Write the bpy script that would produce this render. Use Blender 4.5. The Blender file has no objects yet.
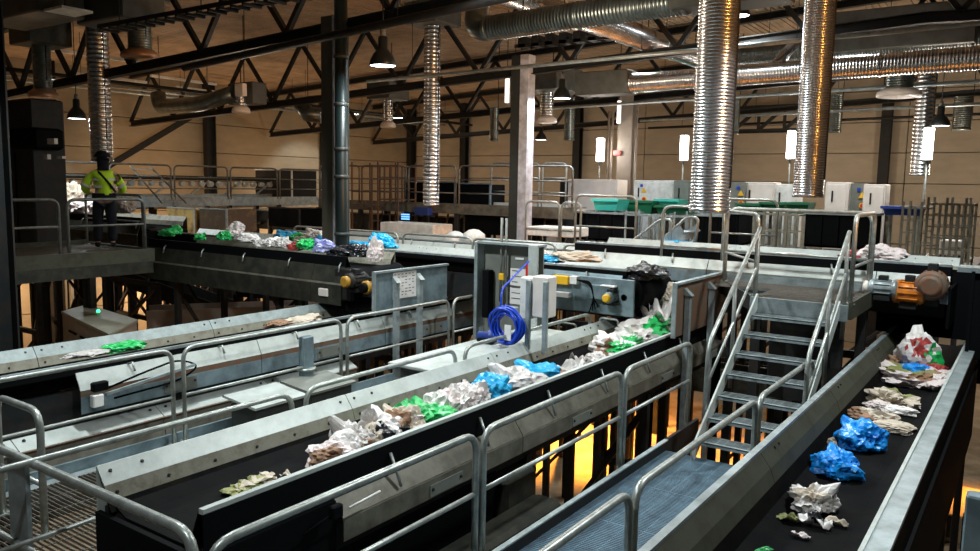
import bpy, bmesh, math, random
from mathutils import Vector, Matrix, noise
random.seed(7)
SC = bpy.context.scene
COL = SC.collection
PI = math.pi

# ------------------------------------------------------------------ camera
cam_data = bpy.data.cameras.new('camera')
cam_data.sensor_width = 36.0
cam_data.lens = 786.0 / 980.0 * 36.0
cam_data.clip_end = 200
cam = bpy.data.objects.new('camera', cam_data)
COL.objects.link(cam)
yaw, pitch, roll = math.radians(34.8), math.atan(91.3 / 786), math.radians(1.03)
fw = Vector((-math.sin(yaw) * math.cos(pitch), math.cos(yaw) * math.cos(pitch), -math.sin(pitch)))
rt = Vector((math.cos(yaw), math.sin(yaw), 0))
up = rt.cross(fw)
r2 = rt * math.cos(roll) + up * math.sin(roll)
u2 = up * math.cos(roll) - rt * math.sin(roll)
M = Matrix((r2, u2, -fw)).transposed().to_4x4()
M.translation = Vector((0, 0, 6.0))
cam.matrix_world = M
SC.camera = cam

# ------------------------------------------------------------------ world, exposure
SC.view_settings.view_transform = 'Standard'
SC.view_settings.look = 'None'
SC.view_settings.gamma = 1.0
SC.view_settings.use_curve_mapping = False
SC.view_settings.exposure = 0.0
w = bpy.data.worlds.new('dim_hall_air')
SC.world = w
w.use_nodes = True
w.node_tree.nodes['Background'].inputs[0].default_value = (0.72, 0.9, 1.0, 1)
w.node_tree.nodes['Background'].inputs[1].default_value = 0.022

def lamp_light(kind, name, loc, energy, color, size=0.3, rot=None, spot=2.6):
    l = bpy.data.lights.new(name, kind)
    l.energy = energy
    l.color = color
    if kind == 'AREA':
        l.shape = 'DISK'; l.size = size
    elif kind == 'SPOT':
        l.spot_size = spot; l.spot_blend = 0.35; l.shadow_soft_size = size
    else:
        l.shadow_soft_size = size
    o = bpy.data.objects.new(name, l)
    o.location = loc
    if rot: o.rotation_euler = rot
    COL.objects.link(o)
    return o
COOL = (0.9, 0.98, 1.0)
WARM = (1.0, 0.52, 0.2)
# high-bay lamps of the hall's grid over the near lines (outside the frame, above); rear ones added, without fixtures, to light the stations
for (x, y, e) in [(-0.5, 9.2, 1250), (-7.0, 4.6, 1500), (-2.6, 0.8, 600), (-12.5, 4.0, 300), (-6.8, 8.6, 600), (3.5, 8.0, 200), (-11.0, 12.6, 380), (-5.5, 13.2, 400), (-8.5, 18.2, 650), (-3.5, 18.6, 650)]:
    lamp_light('SPOT', 'high_bay_and_fill_light', (x, y, 9.4), e, COOL, 0.16, spot=2.2)
# sodium lamps of the lower floor under the decks, shining down
for (x, y, z, e) in [(-8.9, 16.2, 2.7, 4800), (-5.0, 16.6, 2.6, 1500), (-10.2, 19.0, 3.0, 900), (-0.2, 16.6, 1.8, 500), (-19.5, 12.5, 2.6, 300)]:
    lamp_light('SPOT', 'sodium_light', (x, y, z), e, (1.0, 0.40, 0.055), 0.15, spot=1.9)
for (x, y, z, e) in [(-27.2, 11.5, 2.3, 420), (-27.2, 17.5, 2.3, 420), (-27.2, 24.0, 2.3, 330)]:
    lamp_light('POINT', 'sodium_light', (x, y, z), e, (1.0, 0.66, 0.38), 0.15)
# unseen warm fill lights added to brighten the hall walls and roof
for (x, y, z, e) in [(-24.0, 17.0, 7.2, 62), (-17.5, 29.0, 6.8, 120), (-7.5, 28.6, 6.8, 230), (-2.0, 27.6, 6.8, 300), (-23.0, 27.0, 7.0, 90), (-8.5, 14.5, 7.8, 150), (-15, 12, 7.6, 60), (-3, 19, 7.6, 70), (-5.5, 9.5, 8.2, 90)]:
    lamp_light('POINT', 'warm_fill_light', (x, y, z), e, (1.0, 0.83, 0.64), 0.25)
lamp_light('SPOT', 'amber_stripe_light', (6.4, 6.2, 7.4), 3600, (1.0, 0.40, 0.07), 0.2, rot=Vector((-9.8, 4.9, 0.9)).to_track_quat('-Z', 'Y').to_euler(), spot=0.66)  # unseen amber spot added to put an orange stripe on the hoses

# ------------------------------------------------------------------ materials
def mat(name, col, rough=0.5, metal=0.0, col2=None, scale=6.0, bump=0.0, bscale=40.0, spec=0.5, stretch=None, thr=(0.4, 0.65)):
    m = bpy.data.materials.new(name); m.use_nodes = True
    nt = m.node_tree; b = nt.nodes['Principled BSDF']
    b.inputs['Roughness'].default_value = rough
    b.inputs['Metallic'].default_value = metal
    b.inputs['Specular IOR Level'].default_value = spec
    b.inputs['Base Color'].default_value = (*col, 1)
    if col2 is not None or bump:
        tc = nt.nodes.new('ShaderNodeTexCoord')
        mp = nt.nodes.new('ShaderNodeMapping')
        if stretch: mp.inputs['Scale'].default_value = stretch
        nt.links.new(tc.outputs['Object'], mp.inputs['Vector'])
    if col2 is not None:
        n = nt.nodes.new('ShaderNodeTexNoise'); n.inputs['Scale'].default_value = scale
        n.inputs['Detail'].default_value = 6; n.inputs['Roughness'].default_value = 0.65
        nt.links.new(mp.outputs[0], n.inputs['Vector'])
        r = nt.nodes.new('ShaderNodeValToRGB')
        r.color_ramp.elements[0].position = thr[0]; r.color_ramp.elements[1].position = thr[1]
        r.color_ramp.elements[0].color = (*col, 1); r.color_ramp.elements[1].color = (*col2, 1)
        nt.links.new(n.outputs['Fac'], r.inputs[0])
        nt.links.new(r.outputs[0], b.inputs['Base Color'])
    if bump:
        n2 = nt.nodes.new('ShaderNodeTexNoise'); n2.inputs['Scale'].default_value = bscale; n2.inputs['Detail'].default_value = 4
        nt.links.new(mp.outputs[0], n2.inputs['Vector'])
        bp = nt.nodes.new('ShaderNodeBump'); bp.inputs['Strength'].default_value = bump; bp.inputs['Distance'].default_value = 0.02
        nt.links.new(n2.outputs['Fac'], bp.inputs['Height'])
        nt.links.new(bp.outputs[0], b.inputs['Normal'])
    return m
def emat(name, col, strength):
    m = bpy.data.materials.new(name); m.use_nodes = True
    b = m.node_tree.nodes['Principled BSDF']
    b.inputs['Base Color'].default_value = (*col, 1)
    b.inputs['Emission Color'].default_value = (*col, 1)
    b.inputs['Emission Strength'].default_value = strength
    return m
MT = dict(
    bplate=mat('olive_brown_plate', (0.062, 0.064, 0.044), 0.6, 0.0, (0.035, 0.03, 0.02), 5, 0.08, 40, 0.2, thr=(0.45, 0.8)),
    brownp=mat('dull_brown_paint', (0.10, 0.085, 0.062), 0.6, 0.0),
    galv=mat('galvanised_steel', (0.40, 0.46, 0.47), 0.42, 0.45, (0.24, 0.28, 0.28), 5, 0.05, 60),
    plate=mat('light_plate_steel', (0.50, 0.54, 0.51), 0.45, 0.15, (0.32, 0.355, 0.33), 4, 0.05, 50, thr=(0.4, 0.8)),
    worn=mat('worn_brown_steel', (0.26, 0.255, 0.20), 0.55, 0.2, (0.13, 0.10, 0.065), 6, 0.1, 40, thr=(0.45, 0.75)),
    rust=mat('rust_streaked_steel', (0.19, 0.09, 0.05), 0.65, 0.2, (0.14, 0.12, 0.09), 7, 0.1, 40),
    oldyel=mat('dirty_yellow_paint', (0.38, 0.20, 0.02), 0.45),
    dgal=mat('dull_teal_grey_steel', (0.27, 0.32, 0.31), 0.5, 0.2, (0.17, 0.20, 0.195), 5, 0.08, 40),
    sidep=mat('grimy_side_plate', (0.19, 0.18, 0.14), 0.5, 0.3, (0.10, 0.092, 0.07), 4, 0.08, 30),
    bluep=mat('blue_grey_plate', (0.23, 0.31, 0.34), 0.45, 0.3, (0.13, 0.18, 0.20), 4, 0.08, 30),
    dplate=mat('dark_side_plate', (0.022, 0.024, 0.019), 0.6, 0.2, (0.05, 0.047, 0.034), 5, spec=0.25),
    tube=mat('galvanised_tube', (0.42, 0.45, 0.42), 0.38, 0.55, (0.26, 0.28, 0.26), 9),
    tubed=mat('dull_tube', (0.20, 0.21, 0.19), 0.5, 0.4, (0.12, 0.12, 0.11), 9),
    belt=mat('black_rubber_belt', (0.0025, 0.0028, 0.0035), 0.8, 0, (0.006, 0.0055, 0.005), 3, 0.1, 30, 0.08),
    skirt=mat('black_rubber_skirt', (0.003, 0.003, 0.0035), 0.85, 0, (0.008, 0.007, 0.005), 5, spec=0.06),
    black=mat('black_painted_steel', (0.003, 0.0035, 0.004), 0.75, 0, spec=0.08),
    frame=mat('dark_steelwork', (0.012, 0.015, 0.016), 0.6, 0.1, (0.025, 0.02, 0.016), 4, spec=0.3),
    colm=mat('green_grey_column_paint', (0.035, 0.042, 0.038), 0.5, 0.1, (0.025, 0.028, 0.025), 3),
    col_lit=mat('lit_column_pale', (0.66, 0.68, 0.76), 0.45, 0.1, (0.36, 0.37, 0.40), 3),  # lamp light on the column faces, put into the colour
    beige=mat('beige_column_paint', (0.30, 0.25, 0.20), 0.5, 0.0, (0.24, 0.2, 0.16), 3),
    pipe=mat('dark_green_pipe_paint', (0.006, 0.013, 0.013), 0.4, 0.05),
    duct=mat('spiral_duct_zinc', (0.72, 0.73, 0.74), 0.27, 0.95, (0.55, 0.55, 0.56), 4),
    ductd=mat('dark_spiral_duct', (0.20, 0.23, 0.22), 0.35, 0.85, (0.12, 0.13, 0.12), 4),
    ductbox=mat('duct_box_paint', (0.10, 0.105, 0.095), 0.55, 0.3, (0.07, 0.07, 0.06), 3),
    copper=mat('amber_flange', (0.50, 0.30, 0.20), 0.4, 0.5),
    wall=mat('beige_wall_panel', (0.40, 0.33, 0.225), 0.65, 0.0, (0.31, 0.25, 0.165), 1.2, 0.03, 20, 0.3, (1, 1, 3), (0.3, 0.8)),
    wallr=mat('grey_beige_wall_panel', (0.43, 0.375, 0.29), 0.65, 0.0, (0.34, 0.295, 0.225), 1.2, 0.03, 20, 0.3, (1, 1, 3), (0.3, 0.8)),
    joint=mat('dark_wall_joint', (0.04, 0.035, 0.03), 0.8),
    deck=mat('brown_roof_deck', (0.42, 0.30, 0.19), 0.7, 0.0, (0.28, 0.195, 0.12), 1.5, 0.03, 20),
    floor=mat('warm_concrete', (0.42, 0.32, 0.20), 0.7, 0.0, (0.24, 0.16, 0.09), 1.5, 0.1, 15),
    white=mat('white_powder_coat', (0.80, 0.80, 0.77), 0.4, 0, (0.56, 0.56, 0.52), 4),
    cream=mat('cream_cabinet', (0.78, 0.71, 0.65), 0.45, 0, (0.68, 0.62, 0.56), 3),
    greyc=mat('grey_cabinet', (0.19, 0.20, 0.175), 0.5, 0, (0.14, 0.15, 0.13), 3),
    olive=mat('olive_grey_housing', (0.30, 0.29, 0.22), 0.5, 0, (0.24, 0.22, 0.16), 4),
    tan=mat('pinkish_tan_panel', (0.34, 0.25, 0.19), 0.55, 0, (0.27, 0.19, 0.14), 4),
    yellow=mat('yellow_paint', (0.80, 0.46, 0.02), 0.4),
    amber=mat('amber_motor_paint', (0.75, 0.26, 0.03), 0.35, 0.1, (0.35, 0.10, 0.02), 8),
    dstain=mat('dark_stained_steel', (0.10, 0.07, 0.045), 0.55, 0.1, (0.30, 0.20, 0.07), 3.0, thr=(0.5, 0.8)),
    stain=mat('yellow_stained_steel', (0.62, 0.44, 0.16), 0.55, 0.1, (0.16, 0.085, 0.03), 3.2, thr=(0.45, 0.7)),
    red=mat('red_plastic', (0.65, 0.03, 0.02), 0.4),
    bluepl=mat('blue_cable_sheath', (0.005, 0.05, 0.48), 0.35),
    greenpl=mat('green_tub_plastic', (0.01, 0.13, 0.055), 0.45),
    teal=mat('turquoise_plastic', (0.06, 0.52, 0.42), 0.4),
    navy=mat('navy_tub_plastic', (0.02, 0.045, 0.22), 0.45),
    paper=mat('printed_paper', (0.78, 0.76, 0.74), 0.7),
    ink=mat('dark_ink', (0.06, 0.05, 0.05), 0.8),
    shade=mat('black_lamp_shade', (0.03, 0.035, 0.035), 0.35, 0.4),
    bulb=emat('white_lamp_glow', (0.92, 0.98, 1.0), 14),
    tubeglow=emat('white_tube_glow', (1.0, 0.95, 0.90), 22),
    softtube=emat('warm_tube_glow', (1.0, 0.86, 0.78), 2.4),
    led=emat('green_led', (0.05, 1.0, 0.35), 3),
    screen=emat('blue_screen_glow', (0.15, 0.4, 1.0), 2.0),
    hiviz=mat('fluorescent_yellow_fabric', (0.50, 0.75, 0.02), 0.8),
    tape=mat('grey_reflective_tape', (0.48, 0.46, 0.42), 0.4),
    cloth=mat('black_cloth', (0.010, 0.011, 0.014), 0.9, spec=0.2),
    skin=mat('skin', (0.45, 0.25, 0.17), 0.55),
    mesh=mat('galvanised_grating', (0.28, 0.42, 0.52), 0.4, 0.3, (0.20, 0.29, 0.36), 6),
    meshd=mat('dull_grating', (0.27, 0.25, 0.21), 0.45, 0.45, (0.20, 0.17, 0.14), 6),
    plug=mat('dark_bolt', (0.04, 0.04, 0.04), 0.5, 0.5),
)
def plastic(name, c, c2, rough=0.28, trans=0.0):
    return mat(name, c, rough, 0, c2, 9, 0.5, 22, 0.6, thr=(0.3, 0.8))
TR = dict(
    blue=plastic('blue_bag_film', (0.003, 0.19, 0.72), (0.01, 0.36, 0.85)),
    cyan=plastic('light_blue_bag_film', (0.01, 0.30, 0.62), (0.03, 0.48, 0.75)),
    white=plastic('white_bag_film', (0.82, 0.79, 0.76), (0.62, 0.57, 0.54), 0.4),
    grey=plastic('clear_grey_bag_film', (0.42, 0.40, 0.38), (0.62, 0.58, 0.55), 0.3),
    green=plastic('green_bag_film', (0.01, 0.40, 0.08), (0.04, 0.55, 0.16)),
    brown=plastic('brown_paper', (0.32, 0.18, 0.10), (0.20, 0.10, 0.05), 0.7),
    cream=plastic('cream_paper', (0.60, 0.52, 0.42), (0.42, 0.34, 0.25), 0.7),
    black=plastic('black_bag_film', (0.01, 0.01, 0.012), (0.025, 0.025, 0.03), 0.25),
    red=plastic('red_wrapper', (0.45, 0.035, 0.03), (0.28, 0.05, 0.04), 0.45),
    pink=plastic('pinkish_wrapper', (0.66, 0.54, 0.52), (0.72, 0.67, 0.64), 0.5),
    leaf=plastic('yellow_green_peel', (0.12, 0.17, 0.03), (0.40, 0.36, 0.14), 0.6),
    violet=plastic('violet_blue_film', (0.10, 0.11, 0.45), (0.50, 0.52, 0.66), 0.35),
)

# ------------------------------------------------------------------ mesh helpers
class MB:
    def __init__(s): s.v = []; s.f = []; s.m = []; s.mi = 0; s.smooth = []
    def add(s, vs, fs, smooth=False):
        o = len(s.v); s.v += [tuple(p) for p in vs]
        for f in fs: s.f.append(tuple(o + i for i in f)); s.m.append(s.mi); s.smooth.append(smooth)
        return s
    def box(s, a, b):
        x0, y0, z0 = (min(a[i], b[i]) for i in range(3)); x1, y1, z1 = (max(a[i], b[i]) for i in range(3))
        return s.add([(x0,y0,z0),(x1,y0,z0),(x1,y1,z0),(x0,y1,z0),(x0,y0,z1),(x1,y0,z1),(x1,y1,z1),(x0,y1,z1)],
              [(0,3,2,1),(4,5,6,7),(0,1,5,4),(1,2,6,5),(2,3,7,6),(3,0,4,7)])
    def bbox(s, a, b, bev=0.01):
        """box with chamfered vertical and top edges"""
        x0, y0, z0 = (min(a[i], b[i]) for i in range(3)); x1, y1, z1 = (max(a[i], b[i]) for i in range(3))
        def ring(i, z):
            c = i
            return [(x0+c,y0,z),(x1-c,y0,z),(x1,y0+c,z),(x1,y1-c,z),(x1-c,y1,z),(x0+c,y1,z),(x0,y1-c,z),(x0,y0+c,z)]
        def inset(z, d): return [(x0+bev+d,y0+d,z),(x1-bev-d,y0+d,z),(x1-d,y0+bev+d,z),(x1-d,y1-bev-d,z),(x1-bev-d,y1-d,z),(x0+bev+d,y1-d,z),(x0+d,y1-bev-d,z),(x0+d,y0+bev+d,z)]
        vs = inset(z0, bev) + ring(bev, z0+bev) + ring(bev, z1-bev) + inset(z1, bev)
        fs = [tuple(reversed(range(8))), tuple(range(24, 32))]
        for k in range(3):
            for i in range(8): j = (i+1) % 8; fs.append((k*8+i, k*8+j, k*8+8+j, k*8+8+i))
        return s.add(vs, fs)
    def bar(s, p, q, w, h, upv=(0,0,1)):
        p = Vector(p); q = Vector(q); d = (q-p).normalized(); upv = Vector(upv)
        if abs(d.dot(upv)) > 0.98: upv = Vector((0,1,0))
        sx = d.cross(upv).normalized()*w/2; sz = sx.cross(d).normalized()*h/2
        vs = [p-sx-sz,p+sx-sz,p+sx+sz,p-sx+sz,q-sx-sz,q+sx-sz,q+sx+sz,q-sx+sz]
        return s.add(vs, [(0,3,2,1),(4,5,6,7),(0,1,5,4),(1,2,6,5),(2,3,7,6),(3,0,4,7)])
    def ibeam(s, p, q, w, h, t=0.02, upv=(0,0,1)):
        p = Vector(p); q = Vector(q); d = (q-p).normalized(); upv = Vector(upv)
        if abs(d.dot(upv)) > 0.98: upv = Vector((0,1,0))
        sx = d.cross(upv).normalized(); sz = sx.cross(d).normalized()
        for k in (-1, 1):
            o = sz*(h/2-t/2)*k
            s.bar(p+o, q+o, w, t, sz)
        return s.bar(p, q, t, h-2*t, sz)
    def tube(s, path, r, n=10, caps=True, closed=False):
        path = [Vector(p) for p in path]; vs = []; N = len(path)
        prev = None
        for i, p in enumerate(path):
            if closed: d = (path[(i+1) % N]-path[i-1]).normalized()
            elif i == 0: d = (path[1]-p).normalized()
            elif i == N-1: d = (p-path[i-1]).normalized()
            else: d = ((path[i+1]-p).normalized()+(p-path[i-1]).normalized()).normalized()
            if prev is None:
                a = Vector((0,0,1)) if abs(d.z) < 0.9 else Vector((1,0,0))
                x = d.cross(a).normalized()
            else:
                x = (prev-d*prev.dot(d)).normalized()
            prev = x; y = d.cross(x)
            rr = r[i] if isinstance(r, (list, tuple)) else r
            vs += [p+(x*math.cos(2*PI*k/n)+y*math.sin(2*PI*k/n))*rr for k in range(n)]
        fs = []
        for i in range(N if closed else N-1):
            a = i*n; b = ((i+1) % N)*n
            for k in range(n): j = (k+1) % n; fs.append((a+k, a+j, b+j, b+k))
        s.add(vs, fs, True)
        if caps and not closed:
            o = len(s.v)-len(vs)
            s.f.append(tuple(o+k for k in reversed(range(n)))); s.m.append(s.mi); s.smooth.append(False)
            s.f.append(tuple(o+(N-1)*n+k for k in range(n))); s.m.append(s.mi); s.smooth.append(False)
        return s
    def lathe(s, c, prof, n=20, axis=(0,0,1), smooth=True, caps=True):
        """prof: list of (radius, height along axis)"""
        c = Vector(c); ax = Vector(axis).normalized()
        a = Vector((1,0,0)) if abs(ax.x) < 0.9 else Vector((0,1,0))
        x = ax.cross(a).normalized(); y = ax.cross(x); vs = []; fs = []
        for (r, h) in prof: vs += [c+ax*h+(x*math.cos(2*PI*k/n)+y*math.sin(2*PI*k/n))*r for k in range(n)]
        for i in range(len(prof)-1):
            for k in range(n): j = (k+1) % n; fs.append((i*n+k, i*n+j, (i+1)*n+j, (i+1)*n+k))
        s.add(vs, fs, smooth)
        o = len(s.v)-len(vs)
        for (i, rev) in ((0, True), (len(prof)-1, False)):
            if caps and prof[i][0] > 1e-4:
                f = [o+i*n+k for k in range(n)]
                s.f.append(tuple(reversed(f)) if rev else tuple(f)); s.m.append(s.mi); s.smooth.append(False)
        return s
    def cyl(s, p, q, r, n=12): return s.tube([p, q], r, n)
    def build(s, name, m, parent=None, **props):
        me = bpy.data.meshes.new(name)
        off = base_of(parent)
        me.from_pydata([(x-off[0], y-off[1], z-off[2]) for x, y, z in s.v], [], s.f)
        ms = m if isinstance(m, (list, tuple)) else [m]
        for k in ms: me.materials.append(k)
        me.polygons.foreach_set('material_index', s.m)
        me.polygons.foreach_set('use_smooth', s.smooth)
        me.update()
        o = bpy.data.objects.new(name, me); COL.objects.link(o)
        if parent is not None: o.parent = parent
        for k, v in props.items(): o[k] = v
        return o
def base_of(o):
    b = Vector((0,0,0))
    while o is not None:
        b += o.location; o = o.parent
    return b
def thing(name, loc, label, cat, group=None):
    o = bpy.data.objects.new(name, None); COL.objects.link(o)
    o.location = loc; o.empty_display_size = 0.2
    o['label'] = label; o['category'] = cat
    if group: o['group'] = group
    return o
def tag(o, label, cat, group=None):
    o['label'] = label; o['category'] = cat
    if group: o['group'] = group
    return o
def struct(mb, name, m):
    o = mb.build(name, m); o['kind'] = 'structure'; return o
def rounded(pts, r, n=5):
    pts = [Vector(p) for p in pts]; out = [pts[0]]
    for i in range(1, len(pts)-1):
        a, b, c = pts[i-1], pts[i], pts[i+1]
        u = (a-b).normalized(); v = (c-b).normalized()
        rr = min(r, (a-b).length*0.49, (c-b).length*0.49)
        p, q = b+u*rr, b+v*rr
        for k in range(n+1):
            t = k/n
            out.append(p*(1-t)**2+b*2*t*(1-t)+q*t*t)
    out.append(pts[-1]); return out

# ------------------------------------------------------------------ generic builders
def guard_rail(label, p0, p1, h=1.1, r=0.024, mid=True, corner=0.16, toe=0.0, m='tube', group='guard rails', foot=True, n=10, mids=None, cat='railing', h1=None):
    """one bent-tube guard rail loop from foot p0 to foot p1"""
    p0 = Vector(p0); p1 = Vector(p1); h1 = h if h1 is None else h1
    root = thing('guard_rail', p0, label, cat, group)
    u = Vector((0,0,h)); u1 = Vector((0,0,h1))
    MB().tube(rounded([p0, p0+u, p1+u1, p1], corner), r, n).build('rail_frame', MT[m], root)
    for fz in (mids if mids is not None else ([0.52] if mid else [])):
        MB().tube([p0+u*fz, p1+u1*fz], r*0.72, n).build('mid_rail', MT[m], root)
    if foot:
        for p in (p0, p1):
            f = MB(); f.box(p+Vector((-0.05,-0.05,0)), p+Vector((0.05,0.05,0.012)))
            for (a, b) in ((-0.033,-0.033),(0.033,0.033)): f.cyl(p+Vector((a,b,0.01)), p+Vector((a,b,0.028)), 0.008, 6)
            f.build('base_plate', MT[m], root)
    if toe:
        d = (p1-p0).normalized()
        MB().bar(p0+Vector((0,0,toe/2+0.02)), p1+Vector((0,0,toe/2+0.02)), 0.008, toe).build('toe_board', MT['galv'], root)
    return root
def grating(root, x0, x1, y0, y1, z, m, pitch=0.036, cross=0.12, depth=0.03, panel=1.0, name='grating_panel', along='x'):
    """walkway floor of separate bar-grating panels"""
    y = y0
    while y < y1-0.05:
        ye = min(y+panel, y1); a, b = y+0.008, ye-0.008
        g = MB()
        k = int((b-a)/pitch)
        for i in range(k+1):
            yy = a+(b-a)*i/max(k,1); g.box((x0, yy-0.0028, z-depth), (x1, yy+0.0028, z))
        k = max(1, int((x1-x0)/cross))
        for i in range(k+1):
            xx = x0+(x1-x0)*i/k; g.box((xx-0.003, a, z-0.018 if 0 < i < k else z-depth), (xx+0.003, b, z-0.007))
        g.build(name, m, root)
        y = ye
def hbeam_column(name, x, y, z0, z1, label, m, w=0.3, d=0.3, m2=None, group='building columns', base=True, cat='column'):
    root = thing(name, (x, y, z0), label, cat, group)
    b = MB()
    b.box((x-0.012, y-d/2, z0), (x+0.012, y+d/2, z1)); b.build('web', MT[m], root)
    MB().box((x-w/2, y-d/2-0.01, z0), (x+w/2, y-d/2+0.012, z1)).build('flange', MT[m2 or m], root)
    MB().box((x-w/2, y+d/2-0.012, z0), (x+w/2, y+d/2+0.01, z1)).build('flange', MT[m], root)
    if base:
        MB().box((x-w, y-d, z0), (x+w, y+d, z0+0.03)).build('base_plate', MT[m], root)
    return root
def spiral(c, r, L, axis=(0,0,1), pitch=0.07, amp=0.012, n=26):
    mb = MB(); prof = []; pitch *= 0.62; k = int(L/pitch)
    pr = []
    for i in range(k):
        h = L*i/k; p = L/k
        pr += [(r, h), (r, h+p*0.62), (r+amp, h+p*0.74), (r+amp, h+p*0.88)]
    pr += [(r, L)]
    mb.lathe(c, pr, n, axis)
    return mb

# ================================================================== SETTING
b = MB(); b.box((-30, -6, -0.2), (12, 34.2, 0)); struct(b, 'floor', MT['floor'])
# left wall: sandwich panels with recessed joints
back = MB(); back.box((-29.1, -6, 0), (-28.85, 34, 10.6)); wl = struct(back, 'wall_left', MT['joint'])
zs = [0.0, 1.19, 2.37, 3.55, 4.73, 5.91, 7.10, 8.28, 9.46, 10.3]
ys = [-5.5, 1.1, 7.5, 13.95, 20.4, 26.85, 33.5]
def wall_panel(parent, a, b, m):
    MB().bbox(a, b, 0.018).build('wall_panel', m, parent)
for i in range(len(ys)-1):
    for k in range(len(zs)-1):
        wall_panel(wl, (-28.9, ys[i]+0.012, zs[k]+0.012), (-28.7, ys[i+1]-0.012, zs[k+1]-0.012), MT['wall'])
back = MB(); back.box((-29, 33.65, 0), (9, 33.9, 12)); wb = struct(back, 'wall_back', MT['joint'])
zb = [0.0, 1.7, 2.85, 4.0, 5.15, 6.30, 7.45, 8.62, 9.8, 11.0, 11.9]
xb = [-28.7, -21.5, -14.9, -8.3, -4.3, 1.6, 8.2]
for i in range(len(xb)-1):
    for k in range(len(zb)-1):
        wall_panel(wb, (xb[i]+0.012, 33.5, zb[k]+0.012), (xb[i+1]-0.012, 33.7, zb[k+1]-0.012), MT['wallr'])
for y, lb in ((7.5, 'nearest to the big switchgear tower'), (13.95, 'behind the worker'), (20.4, 'by the elbow duct'), (26.85, 'behind the drain pipe column'), (33.2, 'in the far corner')):
    hbeam_column('wall_column', -28.45, y, 0, 10.2, 'dark steel wall column on the left wall, ' + lb, 'frame', 0.3, 0.4, group=None)
for i, x in enumerate((-24.9, -18.2, -11.6, -5.0, 1.6)):
    lb = ('nearest the far corner', 'behind the pale column', 'behind the corrugated hose', 'behind the cabinets with warning dots', 'at the right end')[i]
    hbeam_column('wall_column', x, 33.25, 0, 11.4, 'dark steel wall column on the back wall, ' + lb, 'frame', 0.36, 0.3, group=None)

# roof deck: troughed sheets between the purlins
def roof_z(x): return 9.95+(x+28.7)*0.052 if x < -2 else 9.95+26.7*0.052-(x+2)*0.052
def chord_z(x): return 9.22+0.045*(x+2) if x < -2 else 9.22-0.045*(x+2)
ce = struct(MB().add([(-29,-6,roof_z(-29)+.3),(-2,-6,roof_z(-2)+.3),(12,-6,roof_z(12)+.3),(12,34,roof_z(12)+.3),(-2,34,roof_z(-2)+.3),(-29,34,roof_z(-29)+.3)],
            [(0,1,4,5),(1,2,3,4)]), 'ceiling', MT['frame'])
x = -28.7
while x < 11:
    xe = x+1.15
    for (ya, yb) in ((-5.5, 10.6), (10.6, 20.2), (20.2, 33.5)):
        g = MB(); zz = [roof_z(x), roof_z(xe)]
        n = 6
        for k in range(n):
            t0 = k/n; t1 = (k+0.72)/n
            xa = x+0.02+(1.11)*t0; xc = x+0.02+1.11*t1
            za = roof_z(xa); zc = roof_z(xc)
            g.add([(xa,ya+.01,za+.0),(xc,ya+.01,zc),(xc,yb-.01,zc),(xa,yb-.01,za),(xa,ya+.01,za+.06),(xc,ya+.01,zc+.06),(xc,yb-.01,zc+.06),(xa,yb-.01,za+.06)],
                  [(0,3,2,1),(4,5,6,7),(0,1,5,4),(1,2,6,5),(2,3,7,6),(3,0,4,7)])
        g.box((x+.01, ya+.01, roof_z(x)+.055), (xe-.01, yb-.01, roof_z(x)+.09))
        g.build('roof_sheet', MT['deck'], ce)
    x = xe

# roof trusses along X
def truss(y, x0, x1, label, bay=1.35):
    root = thing('roof_truss', (x0, y, chord_z(x0)), label, 'truss', None)
    for (xa, xc) in ((x0, -2), (-2, x1)):
        MB().ibeam((xa, y, roof_z(xa)-0.16), (xc, y, roof_z(xc)-0.16), 0.2, 0.2).build('top_chord', MT['frame'], root)
        MB().ibeam((xa, y, chord_z(xa)), (xc, y, chord_z(xc)), 0.2, 0.2).build('bottom_chord', MT['frame'], root)
    n = int((x1-x0)/bay)
    for k in range(n):
        xa = x0+(x1-x0)*k/n; xc = x0+(x1-x0)*(k+1)/n
        if k % 2: MB().bar((xa, y, roof_z(xa)-.25), (xc, y, chord_z(xc)+.08), 0.1, 0.1).build('diagonal_brace', MT['frame'], root)
        else: MB().bar((xa, y, chord_z(xa)+.08), (xc, y, roof_z(xc)-.25), 0.1, 0.1).build('diagonal_brace', MT['frame'], root)
for y, lb in ((4.3, 'dark lattice roof truss crossing directly over the near lines'), (10.6, 'dark lattice roof truss meeting the column with the green pipe'), (17.0, 'dark lattice roof truss meeting the column with one pale flange'),
              (23.6, 'dark lattice roof truss meeting the beige far column'), (30.2, 'dark lattice roof truss closest to the back wall')):
    truss(y, -28.5, 8, lb)
# shallow bracing truss in front of the back wall
root = thing('bracing_truss', (-9.5, 31.5, 8.2), 'short shallow dark truss in front of the back wall between the two large hoses', 'truss')
for z in (8.25, 9.15): MB().ibeam((-11.2, 31.5, z), (-6.3, 31.5, z), 0.16, 0.16).build('chord', MT['frame'], root)
for xx in (-10.6, -7.0): MB().bar((xx, 31.5, 8.7), (xx, 33.49, 8.7), .1, .1).build('wall_bracket', MT['frame'], root)
for k in range(5):
    xa = -11.2+k*0.98
    MB().bar((xa, 31.5, 8.3), (xa+0.9, 31.5, 9.1), 0.12, 0.12).build('diagonal_brace', MT['frame'], root)
    MB().bar((xa+.95, 31.5, 8.3), (xa+0.95, 31.5, 9.1), 0.1, 0.1).build('post', MT['frame'], root)
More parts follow.
